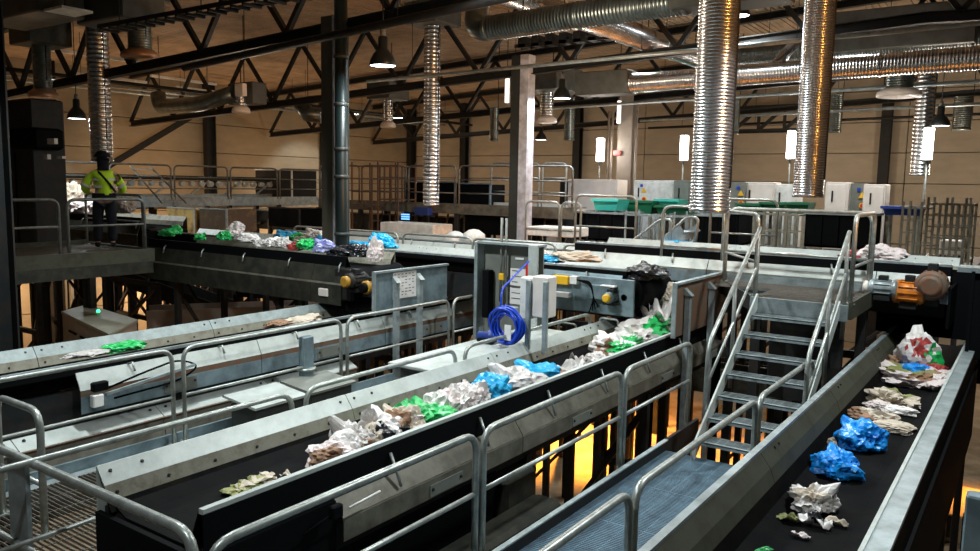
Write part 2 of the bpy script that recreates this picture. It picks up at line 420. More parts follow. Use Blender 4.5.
# service runs along Y and X under the roof
def run(name, p, q, r, m, label, cat='pipe', hang=3.0, group=None):
    root = thing(name, p, label, cat, group)
    MB().tube([p, q], r, 10).build('pipe_run', MT[m], root)
    p = Vector(p); q = Vector(q); k = max(1, int((q-p).length/hang))
    for i in range(k):
        c = p.lerp(q, (i+.5)/k)
        t = roof_z(c.x)
        MB().cyl(c, (c.x, c.y, t), 0.008, 5).build('hanger_rod', MT['frame'], root)
    return root
run('sprinkler_pipe', (-26.8, 8, 9.0), (-26.8, 32, 9.0), 0.05, 'galv', 'thin pale pipe high along the left wall', hang=4)
run('sprinkler_pipe', (-25.2, 8, 8.95), (-25.2, 32, 8.95), 0.04, 'galv', 'second thin pale pipe from the left wall, under the roof', hang=4)
run('cable_conduit', (-23.5, 6, 8.9), (-23.5, 32, 8.9), 0.06, 'frame', 'thick dark conduit running beside the left wall pipes', hang=4)
run('sprinkler_pipe', (-15.5, 16.2, 8.75), (4, 16.2, 8.95), 0.045, 'galv', 'bright thin pipe hanging in front of the second truss', hang=3)
run('cable_conduit', (-14.6, 9.9, 8.25), (-3.0, 9.9, 8.95), 0.07, 'frame', 'thick dark conduit sloping under the first truss', hang=3)
run('sprinkler_pipe', (-14, 22.6, 8.5), (4, 22.6, 8.75), 0.05, 'galv', 'long thin pipe across the hall at the third truss', hang=3)
run('sprinkler_pipe', (-12, 26.5, 8.35), (4, 26.5, 8.6), 0.05, 'galv', 'long thin pipe across the hall behind the third truss', hang=3)
run('cable_conduit', (-14, 31.8, 8.5), (4, 31.8, 8.75), 0.05, 'frame', 'dark conduit across the upper back wall', hang=3)
# cable tray with rungs
root = thing('cable_tray', (-15, 8.6, 9.3), 'ladder cable tray with short rungs hanging under the roof near the first truss', 'cable tray')
for dy in (0, .35): MB().box((-15.5, 8.6+dy, 8.9), (-9.3, 8.62+dy, 8.98)).build('side_rail', MT['frame'], root)
for k in range(20): MB().box((-15.4+k*.31, 8.6, 8.86), (-15.34+k*.31, 8.97, 8.9)).build('rung', MT['frame'], root)
for k in range(3): MB().cyl((-15+k*2.6, 8.78, 8.9), (-15+k*2.6, 8.78, 10.6), .01, 5).build('hanger_rod', MT['frame'], root)
root = thing('cable_tray', (-9.6, 16.2, 9.2), 'short toothed cable tray beside the pale column top', 'cable tray')
for dy in (0, .3): MB().box((-10.8, 16.4+dy, 9.3), (-8.2, 16.42+dy, 9.38)).build('side_rail', MT['frame'], root)
for k in range(7): MB().box((-10.7+k*.38, 16.4, 9.3), (-10.5+k*.38, 16.72, 9.55)).build('cable_saddle', MT['frame'], root)

# interior columns on the grid line
hbeam_column('building_column', -11.0, 4.6, 0, 8.8, 'big near-black steel column at the left edge of the picture', 'frame', 0.34, 0.4, group=None)
c = hbeam_column('building_column', -10.96, 10.6, 0, 9.0, 'tall dark green steel column left of centre with a drain pipe beside it', 'colm', 0.34, 0.36, m2='brownp', group=None, base=False)
MB().box((-10.80, 10.37, 0), (-10.75, 10.41, 9.0)).build('edge_strip', MT['col_lit'], c, label='pale strip painted as the lit flange edge')  # pale strip added where light catches the flange edge
root = thing('drain_pipe', (-10.55, 10.35, 0), 'dark green vertical drain pipe clamped beside the tall dark column', 'pipe')
MB().tube([(-10.55, 10.35, 0), (-10.55, 10.35, 10.8)], 0.12, 16).build('pipe_body', MT['pipe'], root)
for z in (5.0, 6.05, 6.55, 7.35, 8.2):
    MB().lathe((-10.55, 10.35, z), [(0.121, 0), (0.137, 0.01), (0.137, 0.06), (0.121, 0.07)], 16).build('pipe_clamp', MT['colm'], root)
root = hbeam_column('building_column', -11.0, 17.0, 0, 9.2, 'tall steel column in the middle with one pale lit flange', 'colm', 0.3, 0.34, group=None)
MB().box((-10.86, 16.78, 0), (-10.62, 17.1, 9.2)).build('lit_face_strip', MT['col_lit'], root, label='pale lilac strip painted as the lamp-lit face')  # lamp-lit side of the column, put in as a pale strip
root = hbeam_column('building_column', -11.1, 23.6, 0, 8.9, 'beige steel column far back right of centre with pipes alongside', 'beige', 0.5, 0.4, group=None)
for dx in (-.55, -.42, .42):
    MB().cyl((-11.1+dx, 23.35, 4), (-11.1+dx, 23.35, 8.4), 0.045, 8).build('service_pipe', MT['beige'], root)
MB().box((-11.45, 23.3, 7.0), (-11.2, 23.36, 7.15)).build('warning_plate', MT['red'], root)
root = hbeam_column('building_column', -11.0, 30.2, 0, 9.2, 'dark steel column between the beige column and the back wall', 'frame', 0.34, 0.36, group=None)
# wall brace seen behind the worker
root = thing('wall_brace', (-27.6, 16.0, 5.2), 'long dark diagonal wall brace rising right behind the worker', 'brace')
MB().bar((-28.2, 15.0, 5.9), (-28.2, 20.1, 8.9), 0.14, 0.2).build('brace_bar', MT['frame'], root)

# ------------------------------------------------------------------ ventilation ducts
def drop_duct(px, r, ztop, label, m='duct', flange=False, pitch=0.07, box=None, n=22, fm='copper'):
    x, y, z = px
    root = thing('vertical_duct', (x, y, z), label, 'duct')
    spiral((x, y, z), r, min(ztop, roof_z(x)-.05)-z, pitch=pitch, amp=r*0.038, n=n)\
        .build('duct_pipe', MT[m], root)
    if flange:
        MB().lathe((x, y, z-0.12), [(r*.7, .0), (r*1.62, 0), (r*1.7, 0.04), (r*1.62, 0.12), (r*1.1, 0.2)], 22).build('end_flange', MT[fm], root)
    else:
        MB().lathe((x, y, z-0.02), [(r*1.0, 0), (r*1.06, 0.01), (r*1.06, 0.06), (r, 0.07)], 22).build('end_ring', MT[m], root)
    if box:
        MB().bbox((x-box[0], y-box[0], ztop), (x+box[0], y+box[0], ztop+box[1]), 0.02).build('plenum_box', MT['ductbox'], root)
    if min(ztop, roof_z(x)) < roof_z(x)-.1: MB().cyl((x+r*1.02, y, z+.3), (x+r*1.02, y, roof_z(x)+.05), .014, 5).build('hanger_rod', MT['frame'], root)
    return root
drop_duct((-3.55, 10.12, 5.7), 0.25, 11.0, 'widest bright corrugated hose hanging over the stair platform with an orange reflection')
drop_duct((-3.36, 14.57, 5.89), 0.25, 11.0, 'bright corrugated hose hanging right of the widest hose')
drop_duct((-13.67, 16.78, 5.41), 0.22, (-14.05, 17.18, 10.16)[2], 'slim bright corrugated duct between the two middle columns', pitch=.17, box=(.55,.8))
drop_duct((-18.98, 10.53, 6.39), 0.25, 10.2, 'corrugated duct hanging above the worker', pitch=.17, box=(.5,.5))
drop_duct((-2.85, 25.05, 6.47), 0.24, 9.4, 'pale corrugated duct beside the rightmost tube lamp', pitch=.17)
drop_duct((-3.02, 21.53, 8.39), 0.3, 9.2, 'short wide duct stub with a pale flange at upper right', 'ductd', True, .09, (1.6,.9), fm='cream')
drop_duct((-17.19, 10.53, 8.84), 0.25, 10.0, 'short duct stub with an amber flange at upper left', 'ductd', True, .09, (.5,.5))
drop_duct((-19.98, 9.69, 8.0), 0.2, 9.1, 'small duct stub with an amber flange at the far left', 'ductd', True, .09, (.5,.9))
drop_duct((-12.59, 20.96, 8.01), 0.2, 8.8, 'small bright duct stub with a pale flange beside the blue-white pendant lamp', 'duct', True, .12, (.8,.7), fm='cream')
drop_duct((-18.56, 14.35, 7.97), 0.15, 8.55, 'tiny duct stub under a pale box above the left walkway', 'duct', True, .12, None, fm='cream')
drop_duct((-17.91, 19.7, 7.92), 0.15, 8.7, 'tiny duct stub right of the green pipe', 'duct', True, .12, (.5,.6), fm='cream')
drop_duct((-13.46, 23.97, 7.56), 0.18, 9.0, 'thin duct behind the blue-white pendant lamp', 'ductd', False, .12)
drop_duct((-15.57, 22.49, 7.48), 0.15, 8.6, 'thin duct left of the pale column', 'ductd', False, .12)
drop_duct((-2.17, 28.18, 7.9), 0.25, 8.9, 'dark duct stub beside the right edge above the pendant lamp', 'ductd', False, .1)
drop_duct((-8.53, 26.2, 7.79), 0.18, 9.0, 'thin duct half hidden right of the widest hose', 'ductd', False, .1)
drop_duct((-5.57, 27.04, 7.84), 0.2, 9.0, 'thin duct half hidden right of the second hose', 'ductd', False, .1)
root = thing('junction_box', (-18.42, 14.24, 8.25), 'pale square junction box above the tiny duct stub at left', 'box')
c = Vector((-18.27, 14.13, 8.45)); MB().bbox(c-Vector((.17,.08,.17)), c+Vector((.17,.08,.17)), .015).build('box_body', MT['cream'], root)
MB().cyl(c+Vector((0,0,.15)), c+Vector((0,0,.8)), .015, 6).build('hanger_rod', MT['frame'], root)
def h_duct(p, q, r, label, m='ductd', ends=True, pitch=.1):
    p = Vector(p); q = Vector(q)
    root = thing('horizontal_duct', p, label, 'duct')
    spiral(p, r, (q-p).length, (q-p), pitch=pitch, amp=r*.04, n=22).build('duct_pipe', MT[m], root)
    for t in (0.0, 0.5, 1.0):
        c = p.lerp(q, t); MB().lathe(c, [(r, -.04), (r*1.07, -.03), (r*1.07, .03), (r, .04)], 22, (q-p)).build('duct_band', MT[m], root)
    for t in (.2, .8):
        c = p.lerp(q, t); MB().cyl(c, (c.x, c.y, roof_z(c.x)), .012, 5).build('hanger_rod', MT['frame'], root)
    return root
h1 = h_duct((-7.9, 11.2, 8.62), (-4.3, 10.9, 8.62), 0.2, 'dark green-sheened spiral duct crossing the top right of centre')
MB().tube(rounded([(-7.6, 11.2, 8.62), (-8.25, 11.25, 8.62), (-8.4, 11.6, 9.3), (-8.4, 12.2, 9.5)], .35, 6), .2, 16).build('elbow', MT['ductd'], h1)
MB().bbox((-4.45, 10.6, 8.45), (-2.9, 11.2, 9.0), .02).build('plenum_box', MT['ductbox'], h1)
h_duct((-8.4, 12.2, 9.5), (-8.4, 20.5, 9.6), 0.2, 'silver spiral duct running away from the elbow at top centre', 'duct')
h2 = h_duct((-8.2, 17.6, 8.45), (2.5, 17.6, 8.55), 0.22, 'bright spiral duct behind the two big hoses', 'duct')
MB().bbox((-9.6, 17.3, 8.2), (-8.2, 17.9, 8.75), .02).build('plenum_box', MT['ductbox'], h2)
MB().tube(rounded([(-5.2, 17.6, 8.5), (-4.9, 17.6, 8.6), (-4.3, 17.9, 9.5)], .2, 4), .12, 12).build('branch_pipe', MT['duct'], h2)
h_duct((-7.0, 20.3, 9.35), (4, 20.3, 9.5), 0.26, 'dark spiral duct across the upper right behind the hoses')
h_duct((-7.6, 14.0, 9.3), (-7.6, 21.5, 9.35), 0.24, 'silver spiral duct running toward the back wall above the bright duct', 'duct')
h_duct((-12.5, 10.2, 9.75), (-6.5, 9.8, 9.9), 0.25, 'silver spiral duct cut by the top edge at centre', 'duct')
he = thing('elbow_duct', (-16.8, 10.7, 7.8), 'thick dark elbow duct hanging near the left wall above the walkway', 'duct')
MB().tube(rounded([(-22.37, 14.24, 8.58), (-22.28, 14.24, 8.16), (-20.05, 14.08, 8.14), (-18.73, 14.29, 8.41)], .35, 6), .22, 18).build('duct_pipe', MT['ductd'], he)
MB().bbox((-19.3, 14.47, 8.12), Vector((-19.3, 14.47, 8.12))+Vector((1.1,.5,.6)), .02).build('plenum_box', MT['ductbox'], he)
MB().cyl((-22.29, 14.25, 8.25), Vector((-22.29, 14.25, 8.25))+Vector((0,0,2)), .012, 5).build('hanger_rod', MT['frame'], he)
he = thing('elbow_duct', (-19.41, 17.45, 8.08), 'short dark angled duct just left of the tall dark column', 'duct')
MB().tube([(-19.57, 17.4, 8.46), (-19.33, 17.51, 8.11), (-18.96, 17.76, 8.06)], .25, 14).build('duct_pipe', MT['ductd'], he)
MB().cyl((-19.33, 17.51, 8.11), Vector((-19.33, 17.51, 8.11))+Vector((0,0,3.0)), .012, 5).build('hanger_rod', MT['frame'], he)
for k, (p, wd) in enumerate((((-18.27, 8.67, 9.67), 1.3), ((-16.66, 9.78, 9.64), .9))):
    c = Vector(p); root = thing('duct_plenum', c, ('big dark plenum box at the top left corner', 'dark plenum box at the top left, right of the corner one')[k], 'duct')
    MB().bbox(c-Vector((wd,.5,.35)), c+Vector((wd,.5,.35)), .03).build('plenum_box', MT['ductbox'], root)
    MB().cyl(c, c+Vector((0,0,.6)), .02, 6).build('hanger_rod', MT['frame'], root)
root = thing('strip_light', (-16.59, 8.55, 9.33), 'unlit pale strip light fitting at the top left corner', 'light')
MB().box((-16.95, 8.31, 9.38), Vector((-16.24, 8.79, 9.25))+Vector((0,.15,.08))).build('housing', MT['white'], root)
c = Vector((-16.59, 8.55, 9.33)); MB().cyl(c, (c.x, c.y+.05, roof_z(c.x)+.05), .012, 5).build('hanger_rod', MT['frame'], root)
for p, l in (((-23.07, 11.43, 9.48), 'first'), ((-24.72, 12.69, 9.11), 'second'), ((-25.43, 15.91, 9.45), 'third'), ((-27.44, 18.19, 9.43), 'fourth')):
    c = Vector(p); root = thing('strip_light', c, 'thin dim strip light in the row along the left wall, ' + l + ' from the left edge', 'light')
    MB().box(c, c+Vector((.12, 2.6, .08))).build('housing', MT['white'], root)
    MB().cyl(c+Vector((.06,1.3,.05)), Vector((c.x+.06, c.y+1.3, roof_z(c.x)+.05)), .01, 5).build('hanger_rod', MT['frame'], root)

# ------------------------------------------------------------------ pendant lamps
def pendant(p, label, r=0.23, e=120, col=COOL):
    x, y, z = p
    root = thing('pendant_lamp', (x, y, z), label, 'lamp')
    MB().lathe((x, y, z), [(r*.97, .006), (r, 0), (r*1.03, .012), (r*.93, .1), (r*.72, .2), (r*.45, .27), (r*.36, .3), (r*.36, .48), (r*.25, .5), (.01, .5)], 24, caps=False).build('lamp_shade', MT['shade'], root)
    MB().lathe((x, y, z+.01), [(r*.93, 0), (r*.93, .012)], 24).build('bulb', MT['bulb'], root)
    MB().cyl((x, y, z+.5), (x, y, z+.62), r*.2, 10).build('ballast', MT['greyc'], root)
    MB().cyl((x, y, z+.6), (x, y, roof_z(x)+.04), .012, 6).build('hanger_rod', MT['frame'], root)
    lamp_light('AREA', 'pendant_light', (x, y, z-.03), e, col, r*1.8)
    return root
pendant((-9.45, 10.26, 7.98), 'largest glowing pendant lamp, right of the tall dark column', e=130)
pendant((-10.2, 17.74, 8.19), 'blue-white glowing pendant lamp right of the pale column', e=150, col=(.8,.88,1))
pendant((-20.27, 10.63, 7.46), 'glowing pendant lamp at the left above the worker', e=110)
pendant((-2.26, 23.19, 7.67), 'glowing pendant lamp at the right edge', e=110)
pendant((-16.36, 26.89, 7.77), 'small distant pendant lamp below the blue-white one', e=90, col=(1,.85,.7))
pendant((-5.36, 16.39, 9.49), 'glowing pendant lamp half hidden behind the widest hose at the top', e=120)
pendant((-23.09, 26.03, 8.77), 'tiny far pendant lamp just right of the green pipe', e=60, col=(1,.85,.7))
lamp_light('SPOT', 'wall_patch_light', (-25.2, 25.6, 9.1), 420, COOL, .2, rot=(0, .6, 0), spot=1.3)  # unseen spot added for the cool patch on the left wall
lamp_light('SPOT', 'wall_patch_light', (-25.0, 12.5, 8.9), 380, COOL, .2, rot=(0, .5, 0), spot=1.4)  # second unseen spot, added for another cool wall patch

# tube lamps over the sorting stations
def station_lamp(p, zl, label, zfoot=4.4, m='tubeglow', e=55):
    x, y, z = p
    root = thing('tube_lamp', (x, y, zfoot), label, 'lamp')
    MB().tube([(x, y, z-zl/2), (x, y, z+zl/2)], .115, 12).build('glowing_tube', MT[m], root)
    for s in (-1, 1): MB().cyl((x, y, z+s*zl/2), (x, y, z+s*(zl/2+.05)), .1, 12).build('end_cap', MT['greyc'], root)
    MB().cyl((x, y, zfoot), (x, y, z-zl/2), .03, 8).build('pole', MT['tubed'], root)
    MB().box((x-.1, y+.11, z-zl/2), (x+.1, y+.15, z+zl/2)).build('reflector', MT['white'], root)
    lamp_light('POINT', 'tube_light', (x, y-.35, z), e, (1.0, .93, .86), .12)
for p, zl, l in (((-11.76, 23.0, 7.16), .72, 'leftmost of the four glowing upright tube lamps'), ((-8.95, 23.0, 7.19), .72, 'second from the left of the four glowing upright tube lamps'),
             ((-5.84, 23.0, 7.24), .74, 'third from the left of the four glowing upright tube lamps, beside the second hose'), ((-2.47, 23.0, 7.22), .78, 'rightmost and brightest of the four glowing upright tube lamps')):
    station_lamp(p, zl, l)
for p, l in (((-12.5, 18.66, 8.63), 'dim upright tube lamp fixed left of the pale column top'), ((-11.23, 23.18, 8.35), 'dim upright tube lamp fixed left of the beige column top')):
    x, y, z = p; root = thing('tube_lamp', p, l, 'lamp')
    MB().tube([(x,y,z-.35),(x,y,z+.35)], .06, 10).build('glowing_tube', MT['softtube'], root)
    MB().box((x-.05,y+.05,z-.4),(x+.05,y+.1,z+.4)).build('housing', MT['greyc'], root)
    MB().cyl((x,y,z+.35),(x,y,roof_z(x)+.05), .012, 5).build('hanger_rod', MT['frame'], root)

# ================================================================== CONVEYORS
def plate(mb, T, u0, u1, a, b, t=0.012):
    """thick plate running along u between the cross-section points a and b"""
    (v0, z0), (v1, z1) = a, b
    L = math.hypot(v1-v0, z1-z0); nv, nz = -(z1-z0)/L*t, (v1-v0)/L*t
    vs = [T(u, v, z) for u in (u0, u1) for (v, z) in ((v0, z0), (v1, z1), (v1-nv, z1-nz), (v0-nv, z0-nz))]
    mb.add(vs, [(0,1,2,3),(7,6,5,4),(0,4,5,1),(1,5,6,2),(2,6,7,3),(3,7,4,0)])
def bolts(T, us, v, z, nrm, r=0.010, parent=None):
    mb = MB()
    for u in us:
        c = Vector(T(u, v, z)); n = Vector(T(0, nrm[0], nrm[1]))-Vector(T(0,0,0)); n.normalize()
        mb.lathe(c-n*.002, [(r*1.5, 0), (r*1.5, .004), (r, .005), (r, .014)], 6, n, False)
    o = mb.build('bolts', MT['plug'], parent, kind='stuff'); return o
def conveyor(label, axis, u0, u1, vf, vn, zr, m_far='plate', m_near='sidep', side_from=None, side_to=None, far_low=True, belt_drop=0.32, bolty=True,
             near_ledge=None, group=None, end=True, near_h=0.30, near_top=0.28, seg=2.4, rimw=0.045, name='belt_conveyor', far_cut=None, legs=None, hooks=True, rim='galv'):
    """vf = far (left) rim position, vn = near (right) rim position across the belt; +s points from the belt to the near side"""
    s = 1 if vn > vf else -1
    if axis == 'y': T = lambda u, v, z: (v, u, z)
    else: T = lambda u, v, z: (u, v, z)
    root = thing(name, T(u0, (vf+vn)/2, 0), label, 'conveyor', group)
    zb = zr-belt_drop
    # belt with slightly turned-up edges
    mb = MB(); w0, w1 = vf+s*.14, vn-s*.10
    prof = [(w0, zb+.07), (w0+s*.14, zb+.01), (w1-s*.14, zb+.01), (w1, zb+.07), (w1, zb+.05), (w1-s*.14, zb-.01), (w0+s*.14, zb-.01), (w0, zb+.05)]
    n = len(prof); vs = [T(u, v, z) for u in (u0+.04, u1-.04) for v, z in prof]
    mb.add(vs, [tuple(range(n)), tuple(reversed(range(n, 2*n)))]+[(k, k+n, (k+1) % n+n, (k+1) % n) for k in range(n)])
    mb.build('belt', MT['belt'], root)
    # far side plates with lip and rubber skirt
    u = u0; i = 0
    while u < u1-.3:
        ue = min(u+seg, u1)
        mb = MB(); plate(mb, T, u+.004, ue-.004, (vf, zr), (vf+s*.092, zr-.12), .01)
        plate(mb, T, u+.004, ue-.004, (vf-s*.0, zr), (vf-s*.02, zr-.5), .01)
        mb.build('far_side_plate', MT[m_far], root)
        mb = MB(); plate(mb, T, u+.004, ue-.004, (vf+s*.092, zr-.12), (vf+s*.13, zr-.225), .012); mb.build('lip_plate', MT['bplate' if m_far == 'bplate' else 'worn'], root)
        nrm = (s*.79, .61)
        bolts(T, [u+.08, u+.10+.22, ue-.1] if bolty else [u+.3, u+.42], vf+s*.035, zr-.045, nrm, parent=root)
        if bolty: bolts(T, [u+.08+(ue-u)*k/6 for k in range(6)], vf+s*.114, zr-.18, (s*.95, .3), parent=root)
        u = ue
    mb = MB(); plate(mb, T, u0, u1, (vf+s*.13, zr-.225), (vf+s*.18, zb+.03), .01); mb.build('rubber_skirt', MT['skirt'], root)
    # near rim, band and skirt
    mb = MB(); mb.box(T(u0, vn, zr-.035), T(u1, vn+s*rimw, zr)); mb.build('rim_strip', MT[rim], root)
    mb = MB(); plate(mb, T, u0, u1, (vn, zr-.03), (vn-s*.11, zb+.03), .01); mb.build('rubber_skirt', MT['skirt'], root)
    mb = MB(); plate(mb, T, u0, u1, (vn+s*rimw, zr-.03), (vn+s*(rimw), zr-near_top), .01)
    mb.box(T(u0, vn+s*(rimw+.0), zr-near_top-.02), T(u1, vn+s*(rimw-.05), zr-near_top)); mb.build('outer_band', MT['black'], root)
    a0 = u0 if side_from is None else side_from; a1 = u1 if side_to is None else side_to
    u = a0
    while u < a1-.3:
        ue = min(u+seg, a1)
        v0 = vn+s*(rimw+.01); zt = zr-near_top
        mb = MB(); plate(mb, T, u+.006, ue-.006, (v0, zt), (v0+s*.09, zt-near_h*.42), .012); sp = mb.build('near_side_plate', MT[m_near], root)
        mb = MB(); plate(mb, T, u+.006, ue-.006, (v0+s*.088, zt-near_h*.42), (v0+s*.088, zt-near_h*(.58 if near_ledge else .47)), .012); mb.build('ledge', MT[near_ledge or 'worn'], root)
        mb = MB(); plate(mb, T, u+.006, ue-.006, (v0+s*.095, zt-near_h*(.58 if near_ledge else .47)), (v0+s*.095, zt-near_h), .012)
        mb.build('lower_side_plate', MT[m_near if m_near not in ('plate',) else 'bluep'], root)
        mb = MB(); c = (u+ue)/2; mb.box(T(c-.22, v0+s*.095, zt-near_h*.95), T(c+.22, v0+s*.105, zt-near_h*.62)); mb.build('access_plate', MT['greyc'], root)
        bolts(T, [c-.19, c+.19], v0+s*.105, zt-near_h*.75, (s, 0), .012, root)
        u = ue
    if hooks:
        u = a0+.6
        while u < a1:
            A = Vector(T(u, vn+s*(rimw+.015), zr-.10)); B = Vector(T(u+.02, vn+s*(rimw+.07), zr-near_top+.02)); Cc = Vector(T(u+.03, vn+s*(rimw+.10), zr-near_top-.08))
            MB().tube([A, B, Cc], .013, 6).build('clamp_rod', MT['tube'], root); u += 1.2
    # inner frame under the belt
    mb = MB(); mb.box(T(u0+.05, vf+s*.0, zb-.42), T(u1-.05, vf+s*.06, zb+.02)); mb.build('frame_rail', MT['frame'], root)
    mb = MB(); mb.box(T(u0+.05, vn-s*.0, zb-.42), T(u1-.05, vn-s*.06, zb+.02)); mb.build('frame_rail', MT['frame'], root)
    if end:
        for ue in (u0, u1):
            mb = MB(); mb.box(T(ue-.02, vf, zb-.55), T(ue+.02, vn+s*rimw, zb+.0)); mb.build('end_plate', MT['black'], root)
            MB().cyl(T(ue+(.12 if ue == u0 else -.12), vf+s*.1, zb-.11), T(ue+(.12 if ue == u0 else -.12), vn-s*.06, zb-.11), .1, 14).build('drum', MT['worn'], root)
    k = u0+1.2
    while k < u1-.6:
        MB().cyl(T(k, vf+s*.08, zb-.06), T(k, vn-s*.06, zb-.06), .045, 10).build('roller', MT['worn'], root); k += 1.2
    for u in (legs if legs is not None else [u0+.8+i*3.0 for i in range(int((u1-u0-.8)//3)+1)]):
        for v in (vf+s*.03, vn-s*.03):
            mb = MB(); mb.box((T(u-.05, v-.05, 0)), (T(u+.05, v+.05, zb-.4))); mb.box(T(u-.12, v-.12, 0), T(u+.12, v+.12, .02))
            mb.build('leg', MT['frame'], root)
        mb = MB(); mb.bar(T(u, vf, zb-2.4), T(u, vn, zb-.6), .06, .06); mb.build('cross_brace', MT['frame'], root)
    return root
CA = conveyor('long waste sorting conveyor crossing the lower middle, heaped with white and blue bags', 'y', 2.78, 12.2, -5.24, -4.07, 4.0, side_from=3.85, rim='plate')
MB().box((-5.2, 2.9, 0.0), (-4.06, 6.0, 3.28)).build('dark_filler_block', MT['black'], CA)  # black box added to keep the space under the line dark
MB().box((-4.05, 2.8, 0.2), (-3.98, 3.84, 3.72)).build('dark_filler_block', MT['black'], CA)  # black sheet added for the darkness below the near end
CB = conveyor('wide waste conveyor at the lower right carrying blue bags', 'y', 1.2, 14.2, -1.62, -.665, 4.0, m_far='bplate', rimw=.13, near_top=.3, side_from=20, hooks=False, belt_drop=.40, bolty=False)
CD = conveyor('long conveyor at the left behind the double railings, almost empty', 'y', 2.0, 12.0, -9.6, -8.42, 4.0, m_far='dgal', m_near='plate', side_from=4.25, near_top=.10, near_h=.44, near_ledge='rust')
C1 = conveyor('upper cross conveyor with a dark side, in front, dropping waste onto the left line', 'x', -14.55, -9.05, 10.15, 9.02, 4.8, m_far='worn', m_near='dplate', near_top=.16, near_h=.62, rim='black')
C2 = conveyor('middle upper cross conveyor carrying light blue film, ending at the motor above the main line', 'x', -17.0, -4.95, 11.85, 10.72, 4.78, m_near='bluep', near_top=.1, near_h=.5, side_from=-7.4)
C3 = conveyor('rear upper cross conveyor with a white side running behind the stair platform', 'x', -6.6, -.9, 13.4, 12.2, 5.04, m_near='plate', near_top=.16, near_h=.36, rimw=.12)
C4 = conveyor('rear upper cross conveyor with railings and white covers behind the tall dark column', 'x', -15.5, -7.0, 14.6, 13.3, 4.78, m_near='plate', near_top=.05, near_h=.3)
for k, (u, xx) in enumerate(((CB, -.53),)):
    mb = MB(); mb.box((xx-.01, 1.2, 2.75), (xx+.02, 12.2, 3.72)); mb.build('outer_wall', MT['black'], u)
mb = MB(); mb.box((-.68, 1.2, 3.965), (-.655, 13, 4.01)); mb.build('inner_rim_edge', MT['plate'], CB)
mb = MB(); mb.box((-1.665, 1.2, 3.97), (-1.61, 13, 4.012)); mb.build('rim_strip', MT['galv'], CB)
# lower ledge conveyor casing below the left line
root = thing('lower_casing', (-8.2, 3, 2.4), 'low pale ledged casing running just under the left conveyor', 'casing')
T = lambda u, v, z: (v, u, z)
u = 2.0
while u < 8.4:
    mb = MB(); plate(mb, T, u+.005, u+1.595, (-8.5, 3.36), (-8.22, 3.22), .012); mb.build('top_plate', MT['plate'], root)
    mb = MB(); plate(mb, T, u+.005, u+1.595, (-8.22, 3.22), (-8.25, 3.18), .012); mb.build('ledge', MT['rust'], root)
    mb = MB(); plate(mb, T, u+.005, u+1.595, (-8.25, 3.18), (-8.18, 2.85), .012); mb.build('front_plate', MT['sidep'], root)
    bolts(T, [u+.1, u+1.5], -8.36, 3.30, (.4, .9), .013, root)
    u += 1.6
mb = MB(); mb.box((-8.6, 2, 2.4), (-8.3, 8.4, 3.2)); mb.build('inner_body', MT['frame'], root)
for i, (y0, y1) in enumerate(((5.75, 6.5), (6.62, 7.35))):
    root = thing('cover_box', (-7.45, y0, 3.0), ('dark green cover box with a pale lid on the left walkway, nearer one', 'dark green cover box with a sloping lid on the left walkway, farther one')[i], 'box')
    MB().bbox((-7.74, y0, 3.0), (-7.3, y1, 3.36), .02).build('box_body', MT['colm'], root)
    MB().bar((-7.85, (y0+y1)/2, 3.42), (-7.25, (y0+y1)/2, 3.36), y1-y0+.05, .03).build('lid', MT['plate'] if i == 0 else MT['greyc'], root)
# sensor and cable on the left line
root = thing('limit_switch', (-7.95, 5.0, 3.5), 'small pale limit switch with looping black cable on the left line side plate', 'sensor')
c = Vector((-8.21, 4.39, 3.6)); MB().bbox(c-Vector((.03,.06,.07)), c+Vector((.05,.06,.07)), .01).build('switch_body', MT['white'], root)
MB().bbox(c+Vector((-.03,-.05,.1)), c+Vector((.05,.12,.2)), .01).build('switch_head', MT['black'], root)
MB().tube(rounded([c+Vector((0,.1,.1)), c+Vector((.02,.5,.2)), c+Vector((0,1.0,.28)), c+Vector((0,1.3,.15)), c+Vector((0,1.0,.02)), c+Vector((0,.2,-.02))], .15, 5), .012, 6).build('cable', MT['black'], root)
MB().bar(c+Vector((.02,.1,.05)), c+Vector((.02,1.2,.18)), .03, .03).build('bracket', MT['galv'], root)
root = thing('limit_switch', (-3.86, 3.71, 3.69), 'black limit switch with a pale rod on the near side plate of the main line', 'sensor')
c = Vector((-3.88, 3.74, 3.7)); MB().bbox(c-Vector((.03,.05,.05)), c+Vector((.03,.05,.05)), .01).build('switch_body', MT['black'], root)
MB().cyl(c+Vector((.03,.1,0)), c+Vector((.03,.42,.02)), .009, 6).build('rod', MT['white'], root)
MB().tube([c+Vector((0,-.3,-.06)), c+Vector((0,-.1,-.02)), c], .01, 6).build('cable', MT['black'], root)
for i, (x, y, z, lb) in enumerate(((-7.86, 7.05, 3.1, 'blue-grey channel post standing against the left line'),)):
    root = thing('channel_post', (x, y, 3.0), lb, 'post')
    MB().bbox((x-.05, y-.09, 3.0), (x+.06, y+.09, 3.95), .01).build('post_body', MT['bluep'], root)
    MB().lathe((x, y, 3.5), [(.13, 0), (.135, .01), (.13, .03)], 12).build('cable_tie', MT['tube'], root)

